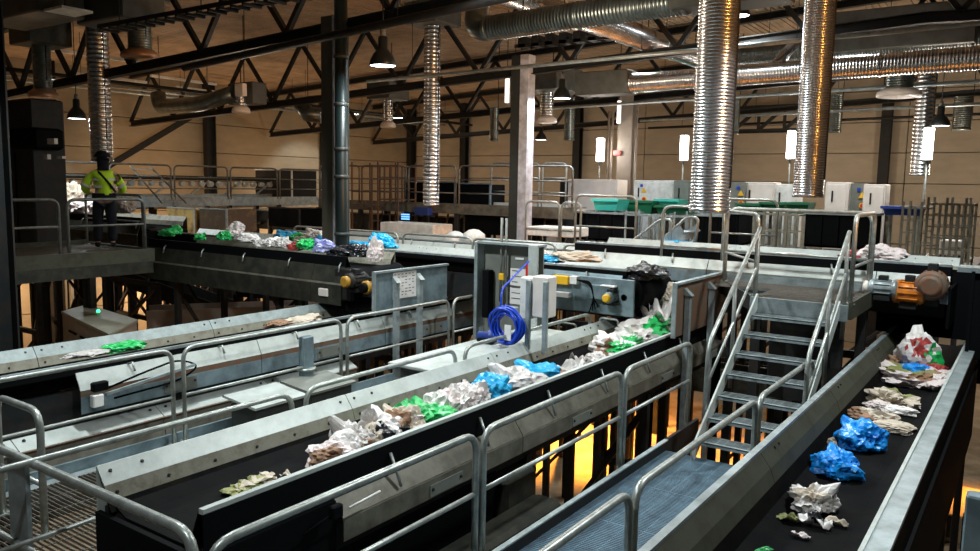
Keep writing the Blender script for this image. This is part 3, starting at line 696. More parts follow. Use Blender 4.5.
# ================================================================== WALKWAYS AND RAILS
wk = thing('walkway', (-2.6, 5, 3.0), 'blue-grey grating walkway between the main line and the right line, leading to the stair', 'walkway')
grating(wk, -3.30, -1.78, 1.2, 8.35, 3.0, MT['mesh'], pitch=.03, cross=.16, depth=.028)
MB().box((-3.34, 1.2, 2.86), (-3.30, 8.4, 3.10)).build('toe_board', MT['frame'], wk)
MB().box((-3.345, 1.2, 3.10), (-3.295, 8.4, 3.115)).build('edge_strip', MT['galv'], wk)
MB().box((-3.34, 8.4, 2.86), (-3.30, 9.4, 3.12)).build('toe_board', MT['frame'], wk)
MB().box((-1.78, 1.2, 2.8), (-1.74, 8.4, 3.1)).build('toe_board', MT['galv'], wk)
for y in (1.5, 4.4, 7.3): MB().ibeam((-3.3, y, 2.87), (-1.75, y, 2.87), .1, .18).build('cross_beam', MT['frame'], wk)
for p in ((-3.3, 1.5), (-3.3, 4.4), (-3.3, 7.3), (-1.76, 4.4), (-1.76, 7.3)): MB().box((p[0]-.06, p[1]-.06, 0), (p[0]+.06, p[1]+.06, 2.85)).build('support_post', MT['frame'], wk)
wl2 = thing('walkway', (-6.7, 5, 3.0), 'brownish see-through grating walkway at the lower left corner', 'walkway')
grating(wl2, -7.75, -5.5, 1.6, 12.0, 3.0, MT['meshd'], pitch=.045, cross=.3, depth=.025)
MB().box((-7.95, 1.6, 2.9), (-7.91, 12, 3.10)).build('toe_board', MT['bluep'], wl2)
MB().box((-7.9, 1.6, 2.8), (-7.76, 12, 2.99)).build('edge_channel', MT['galv'], wl2)
MB().box((-5.5, 1.6, 2.8), (-5.42, 12, 3.02)).build('edge_channel', MT['galv'], wl2)
for y in (2.0, 5, 8, 11): MB().ibeam((-7.8, y, 2.86), (-5.45, y, 2.86), .1, .18).build('cross_beam', MT['frame'], wl2)
for y in (2.0, 5, 8, 11):
    for xx in (-7.8, -5.5): MB().box((xx-.05, y-.05, 0), (xx+.05, y+.05, 2.8)).build('support_post', MT['frame'], wl2)
g = 'walkway railings of the near lines'
# G1: rail across the end of the main line
root = guard_rail('thick tube railing sloping across the lower left corner, closest to the camera', (-8.3, 2.42, 3.0), (-3.60, 2.42, 3.0), 1.1, .031, mid=False, toe=0, group=g, n=14, mids=[.42])
MB().box((-5.76, 2.43, 2.95), (-5.50, 2.46, 4.07)).build('flat_post', MT['galv'], root)
MB().bar((-5.63, 2.46, 3.0), (-5.63, 3.0, 2.98), .06, .03).build('foot_plate', MT['galv'], root)
MB().bar((-5.5, 2.5, 3.3), (-4.9, 2.9, 3.0), .02, .09).build('diagonal_strut', MT['bluep'], root)
for i, (a, bb, lb) in enumerate(((2.38, 4.76, 'railing loop on the near side of the main line, closest to the camera'), (4.86, 7.33, 'railing loop on the near side of the main line, second from the camera'),
                 (7.42, 9.3, 'railing loop on the near side of the main line, ending below the brown hopper plate'))):
    guard_rail(lb, (-3.41, a, 3.0), (-3.41, bb, 3.0), 1.1, .027, group=g, n=14, mids=[.56])
for i, (a, bb, lb) in enumerate(((1.3, 4.42, 'railing loop between the walkway and the right line, closest to the camera'), (4.50, 7.1, 'railing loop between the walkway and the right line, middle one with the two joined posts'),
                 (7.2, 9.25, 'short railing loop beside the foot of the stair'))):
    guard_rail(lb, (-1.97, a, 3.0), (-1.97, bb, 3.0), 1.1, .027, group=g, n=14, mids=[.5])
for i, (a, bb) in enumerate(((1.2, 5.06), (5.2, 7.66), (7.78, 10.1), (10.22, 12.3))):
    guard_rail(('railing loop along the left line at the left edge of the picture', 'railing loop along the left line, second from the left', 'railing loop along the left line, in front of the sheet-bearing plate',
           'railing loop along the left line, farthest one beside the open cabinet')[i], (-7.83, a, 3.0), (-7.83, bb, 3.0), 1.1, .025, group=g, n=12, mids=[.5])
for i, (a, bb) in enumerate(((1.9, 4.62), (4.78, 7.02), (7.2, 10.3))):
    guard_rail(('railing loop behind the main line, closest to the camera', 'railing loop behind the main line, middle one curving down over the plate', 'railing loop behind the main line, below the blue cable coil')[i],
               (-5.34, a, 3.0), (-5.34, bb, 3.0), 1.12, .024, group=g, n=12, foot=False)
guard_rail('small cross railing at the left edge standing on the brownish grating', (-7.36, 3.05, 3.0), (-6.60, 3.05, 3.0), 1.08, .03, group=g, n=14, mids=[.42])
guard_rail('lowest bent railing at the bottom left corner', (-7.6, 2.1, 3.0), (-5.9, 2.1, 3.0), .62, .03, group=g, mid=False)

# white cover plate behind the main line
root = thing('cover_plate', (-5.7, 8, 4.0), 'flat whitish cover plate behind the main line under the cable coil', 'plate')
for k in range(3):
    MB().bbox((-5.95, 6.55+k*1.0, 3.93), (-5.28, 7.54+k*1.0, 3.97), .008).build('plate', MT['plate'], root)
MB().box((-5.9, 6.6, 3.0), (-5.8, 9.5, 3.93)).build('support_plate', MT['galv'], root)

# hopper plates
def hopper(label, x, y0, y1, z0, z1, m, posts, sheet=None, edge='galv'):
    root = thing('hopper_plate', (x, y0, z0), label, 'plate')
    MB().box((x-.012, y0, z0), (x+.012, y1, z1)).build('plate', MT[m], root)
    MB().box((x-.03, y0, z1), (x+.05, y1, z1+.03)).build('top_edge', MT[edge], root)
    MB().box((x-.02, y0-.03, z0), (x+.04, y0, z1+.03)).build('end_edge', MT[edge], root)
    for y in posts:
        p = MB(); p.box((x+.03, y-.04, 0.0), (x+.1, y+.04, z1-.17)); p.add([(x+.02,y-.05,z1-.17),(x+.02,y+.05,z1-.17),(x+.13,y+.05,z1-.17),(x+.13,y-.05,z1-.17),(x+.02,y-.05,z1-.07),(x+.02,y+.05,z1-.07)],
            [(0,1,2,3),(0,3,4),(1,5,2),(3,2,5,4),(0,4,5,1)])
        p.build('bracket_post', MT['galv'], root)
    return root
hp = hopper('blue-grey hopper plate with a white printed sheet, above the left line', -8.2, 8.72, 10.5, 3.98, 4.62, 'bluep', (9.15, 9.72))
MB().box((-8.183, 9.12, 4.18), (-8.176, 9.68, 4.6)).build('printed_sheet', MT['paper'], hp, label='white printed sheet')
ink = MB()
for k in range(8):
    for j in range(6):
        if random.random() < .75:
            y = 9.15+j*.085; ink.box((-8.1755, y, 4.56-k*.047), (-8.1745, y+.03+.035*random.random(), 4.572-k*.047))
ink.build('printed_text', MT['ink'], hp)
hopper('brown rust-streaked hopper plate at the end of the main line', -3.93, 10.0, 12.1, 3.98, 4.70, 'rust', (10.35, 11.3))

# platform and stair
pf = thing('stair_platform', (-2.9, 11, 4.6), 'steel platform at the top of the stair in front of the white-sided conveyor', 'platform')
grating(pf, -3.85, -3.0, 11.35, 11.95, 4.6, MT['meshd'], pitch=.03, cross=.15, depth=.03)
grating(pf, -3.0, -1.85, 10.36, 11.95, 4.6, MT['meshd'], pitch=.03, cross=.15, depth=.03)
MB().box((-3.02, 10.32, 4.40), (-1.83, 10.36, 4.6)).build('edge_plate', MT['galv'], pf)
MB().box((-1.83, 10.36, 4.42), (-1.79, 11.97, 4.64)).build('edge_plate', MT['bplate'], pf)
MB().box((-3.87, 11.95, 4.42), (-1.83, 11.99, 4.7)).build('edge_plate', MT['galv'], pf)
for p in ((-3.7, 11.8), (-1.9, 11.8), (-1.95, 10.5), (-2.95, 10.45)): MB().box((p[0]-.06, p[1]-.06, 0), (p[0]+.06, p[1]+.06, 4.4)).build('support_post', MT['frame'], pf)
MB().box((-2.86, 10.75, 3.2), (-1.95, 10.8, 4.36)).build('back_panel', MT['frame'], pf)
st = thing('stair', (-2.42, 9.4, 3.0), 'open steel stair of grating treads with whitish side stringers', 'stair')
ty = [8.30, 8.58, 8.86, 9.15, 9.45, 9.74, 10.03]
for k, y in enumerate(ty):
    z = 3.2+.2*k
    t = MB(); t.box((-2.90, y, z-.04), (-1.96, y+.012, z)); t.box((-2.90, y+.25, z-.04), (-1.96, y+.262, z)); t.box((-2.90, y+.0, z-.012), (-1.96, y+.035, z+.003))
    for i in range(9): t.box((-2.9, y+.03+i*.026, z-.025), (-1.96, y+.036+i*.026, z-.002))
    for i in range(12): xx = -2.9+i*.0855; t.box((xx-.003, y, z-.02), (xx+.003, y+.26, z-.004))
    t.box((-2.905, y-.0, z-.07), (-2.9, y+.26, z)); t.box((-1.965, y-.0, z-.07), (-1.96, y+.26, z))
    t.build('tread', MT['galv'], st)
for x in (-2.93, -1.93):
    MB().bar((x, 8.18, 3.06), (x, 10.36, 4.58), .022, .17, (0,0,1)).build('stringer', MT['plate'], st)
for x, nm in ((-2.97, 'left'), (-1.89, 'right')):
    root = thing('handrail', (x, 9, 3.0), nm + ' sloping tube handrail of the stair', 'railing', None)
    MB().tube(rounded([(x, 10.42, 5.50), (x, 8.66, 4.24), (x, 8.62, 3.1)], .18, 6), .026, 12).build('top_rail', MT['tube'], root)
    MB().tube([(x, 10.42, 5.02), (x, 8.66, 3.76)], .018, 10).build('mid_rail', MT['tube'], root)
    for y, zt in ((10.38, 5.46), (9.52, 4.85)):
        MB().tube([(x, y, zt-1.3), (x, y, zt)], .024, 10).build('post', MT['tubed'], root)
g = 'platform railings'
guard_rail('railing loop at the rear of the stair platform', (-3.87, 11.85, 4.6), (-1.87, 11.85, 4.6), 1.1, .026, group=g, n=12, mids=[.42])
MB().bar((-3.9, 11.85, 4.5), (-3.0, 10.4, 4.5), .04, .2).build('edge_plate', MT['frame'], pf)
guard_rail('short slanting railing at the left of the stair platform beside the stair top', (-3.84, 11.72, 4.6), (-3.0, 10.44, 4.6), 1.07, .026, group=g, n=12, mids=[.42])
guard_rail('side railing at the right end of the stair platform', (-1.83, 10.44, 4.6), (-1.83, 11.78, 4.6), 1.1, .028, group=g, n=12, mids=[.42])
guard_rail('narrow railing left of the stair platform under the widest hose', (-5.0, 12.08, 4.6), (-4.0, 12.08, 4.6), 1.1, .026, group=g, n=12, mids=[.42])

# crossover steps behind the main line end, sloping handrails
for i, (pa, pb, pc) in enumerate((((-6.39, 13.7, 4.88), (-5.71, 13.7, 5.42), (-5.56, 13.7, 4.63)), ((-5.97, 13.9, 4.82), (-5.29, 13.9, 5.47), (-5.14, 13.9, 4.65)))):
    root = thing('handrail', pc, ('left', 'right')[i] + ' curved handrail of the small crossover steps in front of the green tubs', 'railing')
    pa = Vector(pa); pb = Vector(pb); pc = Vector(pc)
    MB().tube(rounded([pa-Vector((0,0,.45)), pa, pb, pb+Vector((.22,0,0)), pc], .14, 6), .026, 10).build('top_rail', MT['tube'], root)
    MB().tube([pa-Vector((-.1,0,.4)), pb+Vector((.15,0,-.42))], .018, 8).build('mid_rail', MT['tube'], root)
root = thing('crossover_steps', (-5.72, 14.0, 4.6), 'small crossover steps partly hidden behind the rear conveyor', 'stair')
for k in range(4):
    MB().bbox((-6.3+k*.25, 13.75, 4.55+k*.2), (-6.05+k*.25, 14.5, 4.59+k*.2), .005).build('tread', MT['mesh'], root)
for y in (13.72, 14.52): MB().bar((-6.4, y, 4.4), (-5.3, y, 5.25), .02, .15).build('stringer', MT['galv'], root)
for k, (x, hh) in enumerate(((-7.5, .9), (-5.9, 1.0))):
    guard_rail(('tall railing loop', 'railing loop')[k]+(' left of the crossover steps, in front of the black bin' if k == 0 else ' above the crossover steps, in front of the green tubs'),
       (x-.65+1.35*k, 14.9, 4.5), (x+.75+1.2*k, 14.9, 4.5), 1.3, .026, group='rear railings', n=10, mids=[.5])

# ------------------------------------------------------------------ machine at the end of the main line
def gearmotor(c, label, m, r=.15, L=.4, axis=(1,0,0), cap='oldyel'):
    c = Vector(c); ax = Vector(axis).normalized()
    root = thing('gear_motor', c, label, 'motor')
    MB().lathe(c-ax*L/2, [(r*.75, 0), (r, .03), (r, L*.2), (r*.9, L*.22), (r*.9, L*.8), (r, L*.82), (r, L*.95), (r*.6, L)], 20, ax).build('motor_body', MT[m], root)
    fin = MB()
    for k in range(12):
        a = 2*PI*k/12; s = Vector((0,0,1)) if abs(ax.z) < .9 else Vector((1,0,0)); x = ax.cross(s).normalized(); y = ax.cross(x)
        d = x*math.cos(a)+y*math.sin(a)
        fin.bar(c+d*r*.93-ax*L*.28, c+d*r*.93+ax*L*.28, .01, r*.22, d)
    fin.build('cooling_fins', MT[m], root, kind='stuff')
    MB().lathe(c-ax*(L/2+.07), [(r*.5, 0), (r*.72, .02), (r*.72, .07)], 18, ax).build('end_cap', MT[cap], root)
    MB().bbox(c+Vector((-.06,-.06,r*.8)), c+Vector((.06,.06,r*1.45)), .01).build('terminal_box', MT['frame'], root)
    MB().box(c+Vector((-.1,-.09,-r*1.35)), c+Vector((.1,.09,-r*.8))).build('mounting_foot', MT['frame'], root)
    return root
gearmotor((-8.76, 8.9, 4.45), 'dirty yellow-capped motor at the end of the front cross conveyor', 'frame', .13, .4, (0,1,0))
gearmotor((-8.48, 8.95, 4.37), 'second dull amber motor right of the yellow-capped motor', 'oldyel', .11, .3, (0,1,0), 'black')
gearmotor((-5.07, 10.45, 4.38), 'grey motor with a bright yellow round cap on the middle cross conveyor', 'bluep', .085, .3, (0,1,0), 'yellow')
gearmotor((-1.36, 11.9, 4.65), 'amber geared motor above the far end of the right line', 'amber', .16, .42, (1,0,0))
gearmotor((-1.1, 11.9, 4.77), 'brown rounded gear unit right of the amber geared motor', 'rust', .2, .3, (0,1,0), 'rust')
gearmotor((-1.67, 11.8, 4.69), 'pale finned motor left of the amber geared motor', 'galv', .12, .36, (1,0,0), 'cream')
# electrical plates on the middle conveyor
root = thing('control_station', (-5.46, 10.5, 4.44), 'blue-grey electrical mounting plate with boxes and cables on the middle cross conveyor', 'panel')
a = (-6.12, 10.52, 4.65); bq = (-4.74, 10.52, 4.1)
MB().bbox((a[0], 10.50, bq[2]), (bq[0], 10.54, a[2]), .01).build('mounting_plate', MT['bluep'], root)
for (p, q, m) in (((-6.06, 10.45, 4.63), (-5.79, 10.45, 4.5), 'yellow'), ((-5.76, 10.45, 4.64), (-5.64, 10.45, 4.52), 'white'), ((-6.02, 10.45, 4.38), (-5.77, 10.45, 4.3), 'paper'), ((-5.44, 10.45, 4.54), (-5.08, 10.45, 4.33), 'bluep'), ((-5.25, 10.42, 4.55), (-5.01, 10.42, 4.52), 'paper')):
    MB().bbox((p[0], 10.40, q[2]), (q[0], 10.5, p[2]), .006).build('terminal_box', MT[m], root)
for k in range(4):
    c = Vector((-5.64, 10.42, 4.59)); e = Vector((-5.42, 10.42, 4.12))+Vector((k*.05,0,k*.03))
    MB().tube(rounded([c, c+Vector((.25,-.03,-.02*k)), c+Vector((.3,-.02,-.25)), e], .08, 4), .009, 6).build('cable', MT['black'], root)
for p in ((-5.95, 10.45, 3.9), (-5.25, 10.45, 4.05)): MB().tube(rounded([Vector(p)-Vector((0,0,.5)), p, Vector(p)+Vector((.3,0,0)), Vector(p)+Vector((.3,0,-.5))], .05, 4), .018, 8).build('conduit_loop', MT['tube'], root)
# discharge drum, dirty end
root = thing('belt_discharge_unit', (-4.79, 11.2, 4.28), 'dark rounded discharge unit at the end of the middle cross conveyor', 'machine')
MB().lathe((-4.88, 10.6, 4.42), [(.1,0),(.24,.01),(.24,.06),(.22,.07),(.22,1.1),(.24,1.11),(.24,1.15),(.1,1.16)], 24, (0,1,0)).build('end_drum', MT['black'], root)
MB().bbox((-5.15, 10.52, 4.1), (-4.8, 10.6, 4.6), .02).build('bearing_plate', MT['bluep'], root)
MB().lathe((-4.9, 10.5, 4.38), [(.05,0),(.09,.01),(.09,.05)], 14, (0,1,0)).build('bearing', MT['worn'], root)
root = thing('belt_discharge_unit', (-9.0, 9.6, 4.4), 'dark discharge unit at the end of the front cross conveyor, under a pale lump', 'machine')
MB().lathe((-8.98, 8.95, 4.42), [(.1,0),(.22,.01),(.22,.06),(.2,.07),(.2,1.1),(.22,1.11),(.22,1.15),(.1,1.16)], 24, (0,1,0)).build('end_drum', MT['black'], root)
MB().bbox((-9.25, 8.9, 4.1), (-8.86, 8.98, 4.62), .02).build('bearing_plate', MT['frame'], root)
MB().bbox((-9.55, 8.83, 4.27), Vector((-9.34, 8.83, 4.14))+Vector((0,.05,0)), .01).build('switch_box', MT['cream'], root)
root = thing('discharge_chute', (-.9, 12.0, 4.2), 'black discharge chute plates at the far end of the right line', 'chute')
MB().box((-.62, 11.6, 3.9), (.9, 11.64, 5.0)).build('side_plate', MT['black'], root)
MB().box((-1.9, 13.0, 3.9), (.9, 13.04, 4.9)).build('back_plate', MT['black'], root)
MB().box((-.64, 11.5, 3.4), (-.6, 13, 5.02)).build('side_plate', MT['black'], root)
MB().box((-.8, 11.55, 5.0), (1.2, 12.0, 5.06)).build('top_flange', MT['galv'], root)
MB().box((.5, 8.2, 2.5), (.56, 12.0, 4.7)).build('side_plate', MT['black'], root)

# open steel cabinet with blue cable coil
cb = thing('open_cabinet', (-6.35, 9.4, 3.0), 'open galvanised equipment cabinet frame behind the main line, with labels inside', 'cabinet')
Y = 9.3
x0, x1, zt = -6.72, -5.68, 5.17
MB().box((x0, Y+.18, 3.1), (x1, Y+.2, zt-.03)).build('back_panel', MT['greyc'], cb)
MB().box((x0, Y, zt-.03), (x1+.03, Y+.22, zt)).build('top_plate', MT['galv'], cb)
MB().bbox((x0-.02, Y-.02, 3.0), (x0+.03, Y+.2, zt), .008).build('frame_post', MT['galv'], cb)
MB().bbox((x1-.13, Y-.02, 3.0), (x1+.02, Y+.03, zt), .008).build('frame_post', MT['plate'], cb, label='wide pale front post')
for dx in (.38, .46): MB().cyl((x0+dx, Y+.1, 4.3), (x0+dx, Y+.1, zt+.35), .02, 8).build('conduit', MT['tubed'], cb)
MB().bbox((x0+.10, Y+.02, 4.05), (x0+.22, Y+.16, 4.75), .01).build('dark_device', MT['black'], cb)
MB().bbox((x0+.36, Y+.06, 4.62), (x0+.45, Y+.14, 4.72), .01).build('brass_valve', MT['yellow'], cb)
MB().box((x0+.50, Y+.165, 4.55), (x0+.76, Y+.175, 4.80)).build('label_sheet', MT['paper'], cb)
MB().box((x0+.50, Y+.165, 4.28), (x0+.76, Y+.175, 4.52)).build('label_sheet', MT['paper'], cb)
ink = MB()
for k in range(6): ink.box((x0+.53, Y+.160, 4.76-k*.08), (x0+.62+.1*random.random(), Y+.164, 4.77-k*.08))
ink.build('printed_text', MT['ink'], cb, kind='stuff')
MB().box((x0+.77, Y+.15, 4.35), (x0+.83, Y+.17, 4.88)).build('red_strip', MT['red'], cb)
MB().box((x0+.58, Y+.165, 4.93), (x0+.72, Y+.172, 4.96)).build('name_strip', MT['paper'], cb)
root = thing('cable_coil', (-5.95, 9.15, 4.2), 'bright blue coiled cable hanging on the open cabinet', 'cable')
c0 = Vector((-5.38, 8.15, 4.27))+Vector((.03,0,.0))
for k in range(15):
    rr = .145+.02*(k % 5); dy = -.03*(k//3); ph = random.random()*6
    pts = [c0+Vector((math.cos(t)*(rr+.012*math.sin(3*t+ph)), dy+.02*math.sin(2*t+ph), math.sin(t)*(rr*1.05+.01*math.cos(2*t+ph))-.02)) for t in [2*PI*i/28 for i in range(28)]]
    MB().tube(pts, .013, 7, closed=True).build('cable_turn', MT['bluepl'], root)
MB().tube(rounded([c0+Vector((-.14,0,.12)), c0+Vector((-.2,.1,.4)), c0+Vector((-.3,.9,.7))], .1, 4), .013, 7).build('cable_tail', MT['bluepl'], root)
MB().bbox(c0+Vector((.0,-.12,-.2)), c0+Vector((.1,-.11,.0)), .004).build('tag', MT['paper'], root)
MB().bbox(c0+Vector((-.06,.0,.12)), c0+Vector((.06,.12,.2)), .01).build('hook', MT['galv'], root)
root = thing('plug_connector', (-5.88, 8.41, 4.0), 'dark blue industrial plug lying on the whitish cover plate', 'plug')
c = Vector((-5.69, 8.15, 4.05)); MB().lathe(c+Vector((-.16,0,0)), [(.03,0),(.06,.02),(.06,.14),(.08,.15),(.08,.2),(.05,.3)], 14, (1,.3,0)).build('plug_body', MT['navy'], root)
MB().bbox(c+Vector((-.12,-.08,-.06)), c+Vector((.12,.08,-.02)), .01).build('socket_base', MT['black'], root)
# white box on two posts
root = thing('switch_box', (-5.07, 8.4, 4.56), 'white rectangular box with a beige front on two posts, right of the blue coil', 'box')
a = (-5.37, 8.4, 4.83); q = (-4.94, 8.4, 4.3)
MB().bbox((a[0], 8.4, q[2]), (a[0]+.17, 8.62, a[2]), .012).build('box_body', MT['white'], root, label='white end section')
MB().bbox((a[0]+.19, 8.38, q[2]+.04), (q[0], 8.6, a[2]+.03), .012).build('box_cover', MT['cream'], root, label='beige cover')
for xx in (a[0]+.16, q[0]-.02): MB().bbox((xx-.03, 8.33, 3.9), (xx+.03, 8.39, a[2]-.02), .006).build('post', MT['galv'], root)

# orange-beige box at the left
root = thing('housing_box', (-14.8, 8.0, 2.4), 'olive beige machine housing with a green light, left behind the left line', 'box')
A = Vector((-16.41, 8.67, 3.3)); B2 = Vector((-15.92, 7.89, 3.3)); C2v = Vector((-13.08, 7.25, 3.3)); D2 = Vector((-13.99, 8.32, 3.3))
def prism(pts, z0, z1, name, m, parent, **kw):
    n = len(pts); mb = MB(); vs = [(p[0],p[1],z0) for p in pts]+[(p[0],p[1],z1) for p in pts]
    mb.add(vs, [tuple(reversed(range(n))), tuple(range(n, 2*n))]+[(k, (k+1) % n, (k+1) % n+n, k+n) for k in range(n)])
    return mb.build(name, m, parent, **kw)
prism([B2, C2v, D2, A], 2.2, 3.26, 'housing_body', MT['tan'], root, label='tan front faces')
mid = (A+B2+C2v+D2)/4
prism([mid+(p-mid)*1.03 for p in (B2, C2v, D2, A)], 3.26, 3.31, 'lid', MT['olive'], root, label='olive lid')
MB().lathe((-15.34, 8.31, 3.31), [(.035,0),(.035,.03),(.02,.05)], 12).build('indicator_light', MT['led'], root)
e = (C2v-B2).normalized()
for k in range(3):
    p = B2+e*(.5+k*.75)
    MB().bar(Vector((p.x, p.y, 3.0))-Vector((0,.02,0)), Vector((p.x+e.x*.5, p.y+e.y*.5-.02, 3.0)), .02, .04).build('vent_slot', MT['black'], root)

# ------------------------------------------------------------------ worker's platform
pp = thing('worker_platform', (-15, 6, 4.6), 'small raised grating platform the worker stands on', 'platform')
grating(pp, -16.2, -13.92, 2.6, 8.64, 4.62, MT['meshd'], pitch=.06, cross=.3, depth=.03)
MB().box((-13.92, 2.6, 4.42), (-13.88, 8.62, 4.66)).build('edge_plate', MT['bplate'], pp)
MB().box((-16.24, 2.6, 4.42), (-16.2, 8.62, 4.7)).build('edge_plate', MT['bplate'], pp)
MB().box((-16.2, 8.62, 4.42), (-13.88, 8.67, 4.66)).build('edge_plate', MT['bplate'], pp)
MB().box((-13.98, 2.6, 4.2), (-13.86, 8.62, 4.42)).build('edge_beam', MT['dplate'], pp)
for y in (3.2, 6.0, 8.5):
    for x in (-16.1, -14.0 if y < 5 else -15.9): MB().box((x-.06, y-.06, 0), (x+.06, y+.06, 4.4)).build('support_post', MT['frame'], pp)
for i, (a, bb) in enumerate(((4.2, 6.93), (7.08, 8.52))):
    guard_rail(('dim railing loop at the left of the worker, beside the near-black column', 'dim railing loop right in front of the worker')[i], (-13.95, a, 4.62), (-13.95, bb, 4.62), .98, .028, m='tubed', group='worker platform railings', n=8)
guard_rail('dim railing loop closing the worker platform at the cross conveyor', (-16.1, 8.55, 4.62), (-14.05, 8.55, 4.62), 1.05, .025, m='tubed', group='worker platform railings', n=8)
root = thing('switchgear_tower', (-16.28, 7.51, 4.75), 'tall dark control cabinet tower at the left edge with small stickers', 'cabinet')
c = Vector((-17.82, 8.29, 6.55)); 
MB().bbox((c.x-.75, c.y-.2, 4.3), (c.x+.55, c.y+.5, 7.6), .03).build('cabinet_body', MT['frame'], root)
MB().bbox((c.x-.75, c.y-.25, 6.55), (c.x+.75, c.y+.4, 7.0), .06).build('hood', MT['black'], root)
for (p, q) in (((-16.43, 7.57, 6.75), (-16.15, 7.75, 6.64)), ((-16.6, 7.4, 6.44), (-16.45, 7.5, 6.34)), ((-16.08, 7.51, 6.4), (-15.86, 7.67, 6.35))):
    y = c.y-.27; MB().box((p[0], y-.02, q[2]), (q[0], y+.05, p[2])).build('sticker', MT['cream'], root)
MB().box((c.x-.2, c.y-.22, 4.4), (c.x-.18, c.y-.2, 6.5)).build('door_gap', MT['black'], root)

# ------------------------------------------------------------------ person seen from behind
def skin_mesh(name, verts, edges, radii, m, parent, root=0, sub=2):
    me = bpy.data.meshes.new(name); off = base_of(parent)
    me.from_pydata([tuple(Vector(v)-off) for v in verts], edges, [])
    o = bpy.data.objects.new(name, me); COL.objects.link(o); o.parent = parent
    me.materials.append(m)
    sm = o.modifiers.new('skin', 'SKIN'); sm.use_smooth_shade = True
    for i, r in enumerate(radii):
        v = me.skin_vertices[0].data[i]; v.radius = (r, r) if not isinstance(r, tuple) else r; v.use_root = (i == root)
    ss = o.modifiers.new('sub', 'SUBSURF'); ss.levels = sub; ss.render_levels = sub
    dg = bpy.context.evaluated_depsgraph_get()
    ev = bpy.data.meshes.new_from_object(o.evaluated_get(dg))
    o.modifiers.clear(); o.data = ev; ev.name = name
    if not ev.materials: ev.materials.append(m)
    for p in ev.polygons: p.use_smooth = True
    return o
px, py, pz = -15.05, 8.36, 4.63
person = thing('person', (px, py, pz), 'person seen from behind in a fluorescent yellow jacket and black trousers on the platform', 'person')
# facing away from the camera: forward direction
fd = Vector((px, py, 0)).normalized(); rd = Vector((fd.y, -fd.x, 0))
def B_(r, f_, z): return Vector((px, py, pz))+rd*r+fd*f_+Vector((0,0,z))
bv = [B_(0,0,.98), B_(0,0,1.2), B_(0,0.0,1.42), B_(0,.01,1.53), B_(0,.03,1.62), B_(0,.03,1.73),
      B_(-.10,0,.93), B_(-.12,.03,.52), B_(-.13,-.02,.10), B_(-.14,.12,.04),
      B_(.10,0,.93), B_(.12,.0,.52), B_(.13,-.04,.10), B_(.14,.10,.04),
      B_(-.20,0,1.44), B_(-.33,.02,1.18), B_(-.27,.22,1.06), B_(-.22,.30,1.06),
      B_(.20,0,1.44), B_(.34,.02,1.18), B_(.29,.22,1.04), B_(.24,.30,1.04)]
be = [(0,1),(1,2),(2,3),(3,4),(4,5),(0,6),(6,7),(7,8),(8,9),(0,10),(10,11),(11,12),(12,13),(2,14),(14,15),(15,16),(16,17),(2,18),(18,19),(19,20),(20,21)]
br = [.13,.12,.13,.055,.085,.085,.085,.06,.045,.04,.085,.06,.045,.04,.06,.045,.032,.03,.06,.045,.032,.03]
nb = len(bv)
for s, wi in ((-1, 17), (1, 21)):
    w0 = bv[wi]
    for k in range(4):
        a = w0+rd*(-s*.012-s*(.022*k-.03))+fd*.05; c2 = a+fd*(.035+.006*(k in (1,2)))+Vector((0,0,-.02)); e2 = c2+fd*.02+Vector((0,0,-.028))
        i0 = len(bv); bv += [a, c2, e2]; br += [.010,.009,.008]; be += [(wi, i0), (i0, i0+1), (i0+1, i0+2)]
    i0 = len(bv); bv += [w0-rd*s*.045+fd*.02, w0-rd*s*.06+fd*.05+Vector((0,0,-.01))]; br += [.011,.009]; be += [(wi, i0), (i0, i0+1)]
skin_mesh('body', bv, be, br, MT['skin'], person, 0, 2)
jv = [B_(0,0,.93), B_(0,0,1.12), B_(0,0,1.30), B_(0,0,1.43), B_(0,.01,1.52), B_(-.19,0,1.42), B_(-.345,.02,1.17), B_(-.28,.19,1.06), B_(.19,0,1.42), B_(.355,.02,1.17), B_(.30,.19,1.04)]
je = [(0,1),(1,2),(2,3),(3,4),(3,5),(5,6),(6,7),(3,8),(8,9),(9,10)]
jr = [(.20,.15),(.195,.14),(.21,.15),(.19,.13),.085,.095,.082,.062,.095,.082,.062]
skin_mesh('jacket', jv, je, jr, MT['hiviz'], person, 0, 2)
skin_mesh('trousers', [B_(0,0,.98), B_(-.10,0,.86), B_(-.125,.02,.50), B_(-.13,-.01,.10), B_(.10,0,.86), B_(.125,0,.50), B_(.13,-.03,.10)], [(0,1),(1,2),(2,3),(0,4),(4,5),(5,6)],
          [(.17,.13),.125,.10,.085,.125,.10,.085], MT['cloth'], person, 0, 2)
for s in (-1, 1):
    skin_mesh('boot', [B_(s*.135,-.04,.12), B_(s*.135,-.02,.05), B_(s*.15,.14,.045), B_(s*.155,.2,.04)], [(0,1),(1,2),(2,3)], [.06,.058,.05,.035], MT['cloth'], person, 0, 2)
skin_mesh('hood', [B_(0,-.02,1.50), B_(0,.0,1.60), B_(0,.02,1.70), B_(0,.03,1.79)], [(0,1),(1,2),(2,3)], [.10,.105,.125,.10], MT['cloth'], person, 1, 2)
MB().lathe(B_(0,.03,1.76), [(.14,0),(.15,.01),(.135,.05),(.11,.09),(.06,.12),(.01,.13)], 20).build('helmet', MT['cloth'], person)
def band(z, rx, ry, h, name, m, tilt=0):
    mb = MB(); n = 28; vs = []
    for (zz, g_) in ((z, 1), (z+h, 1)):
        vs += [B_(rx*math.cos(2*PI*k/n), ry*math.sin(2*PI*k/n), zz+tilt*math.cos(2*PI*k/n)) for k in range(n)]
    mb.add(vs, [(k, (k+1) % n, (k+1) % n+n, k+n) for k in range(n)], True); return mb.build(name, m, person)
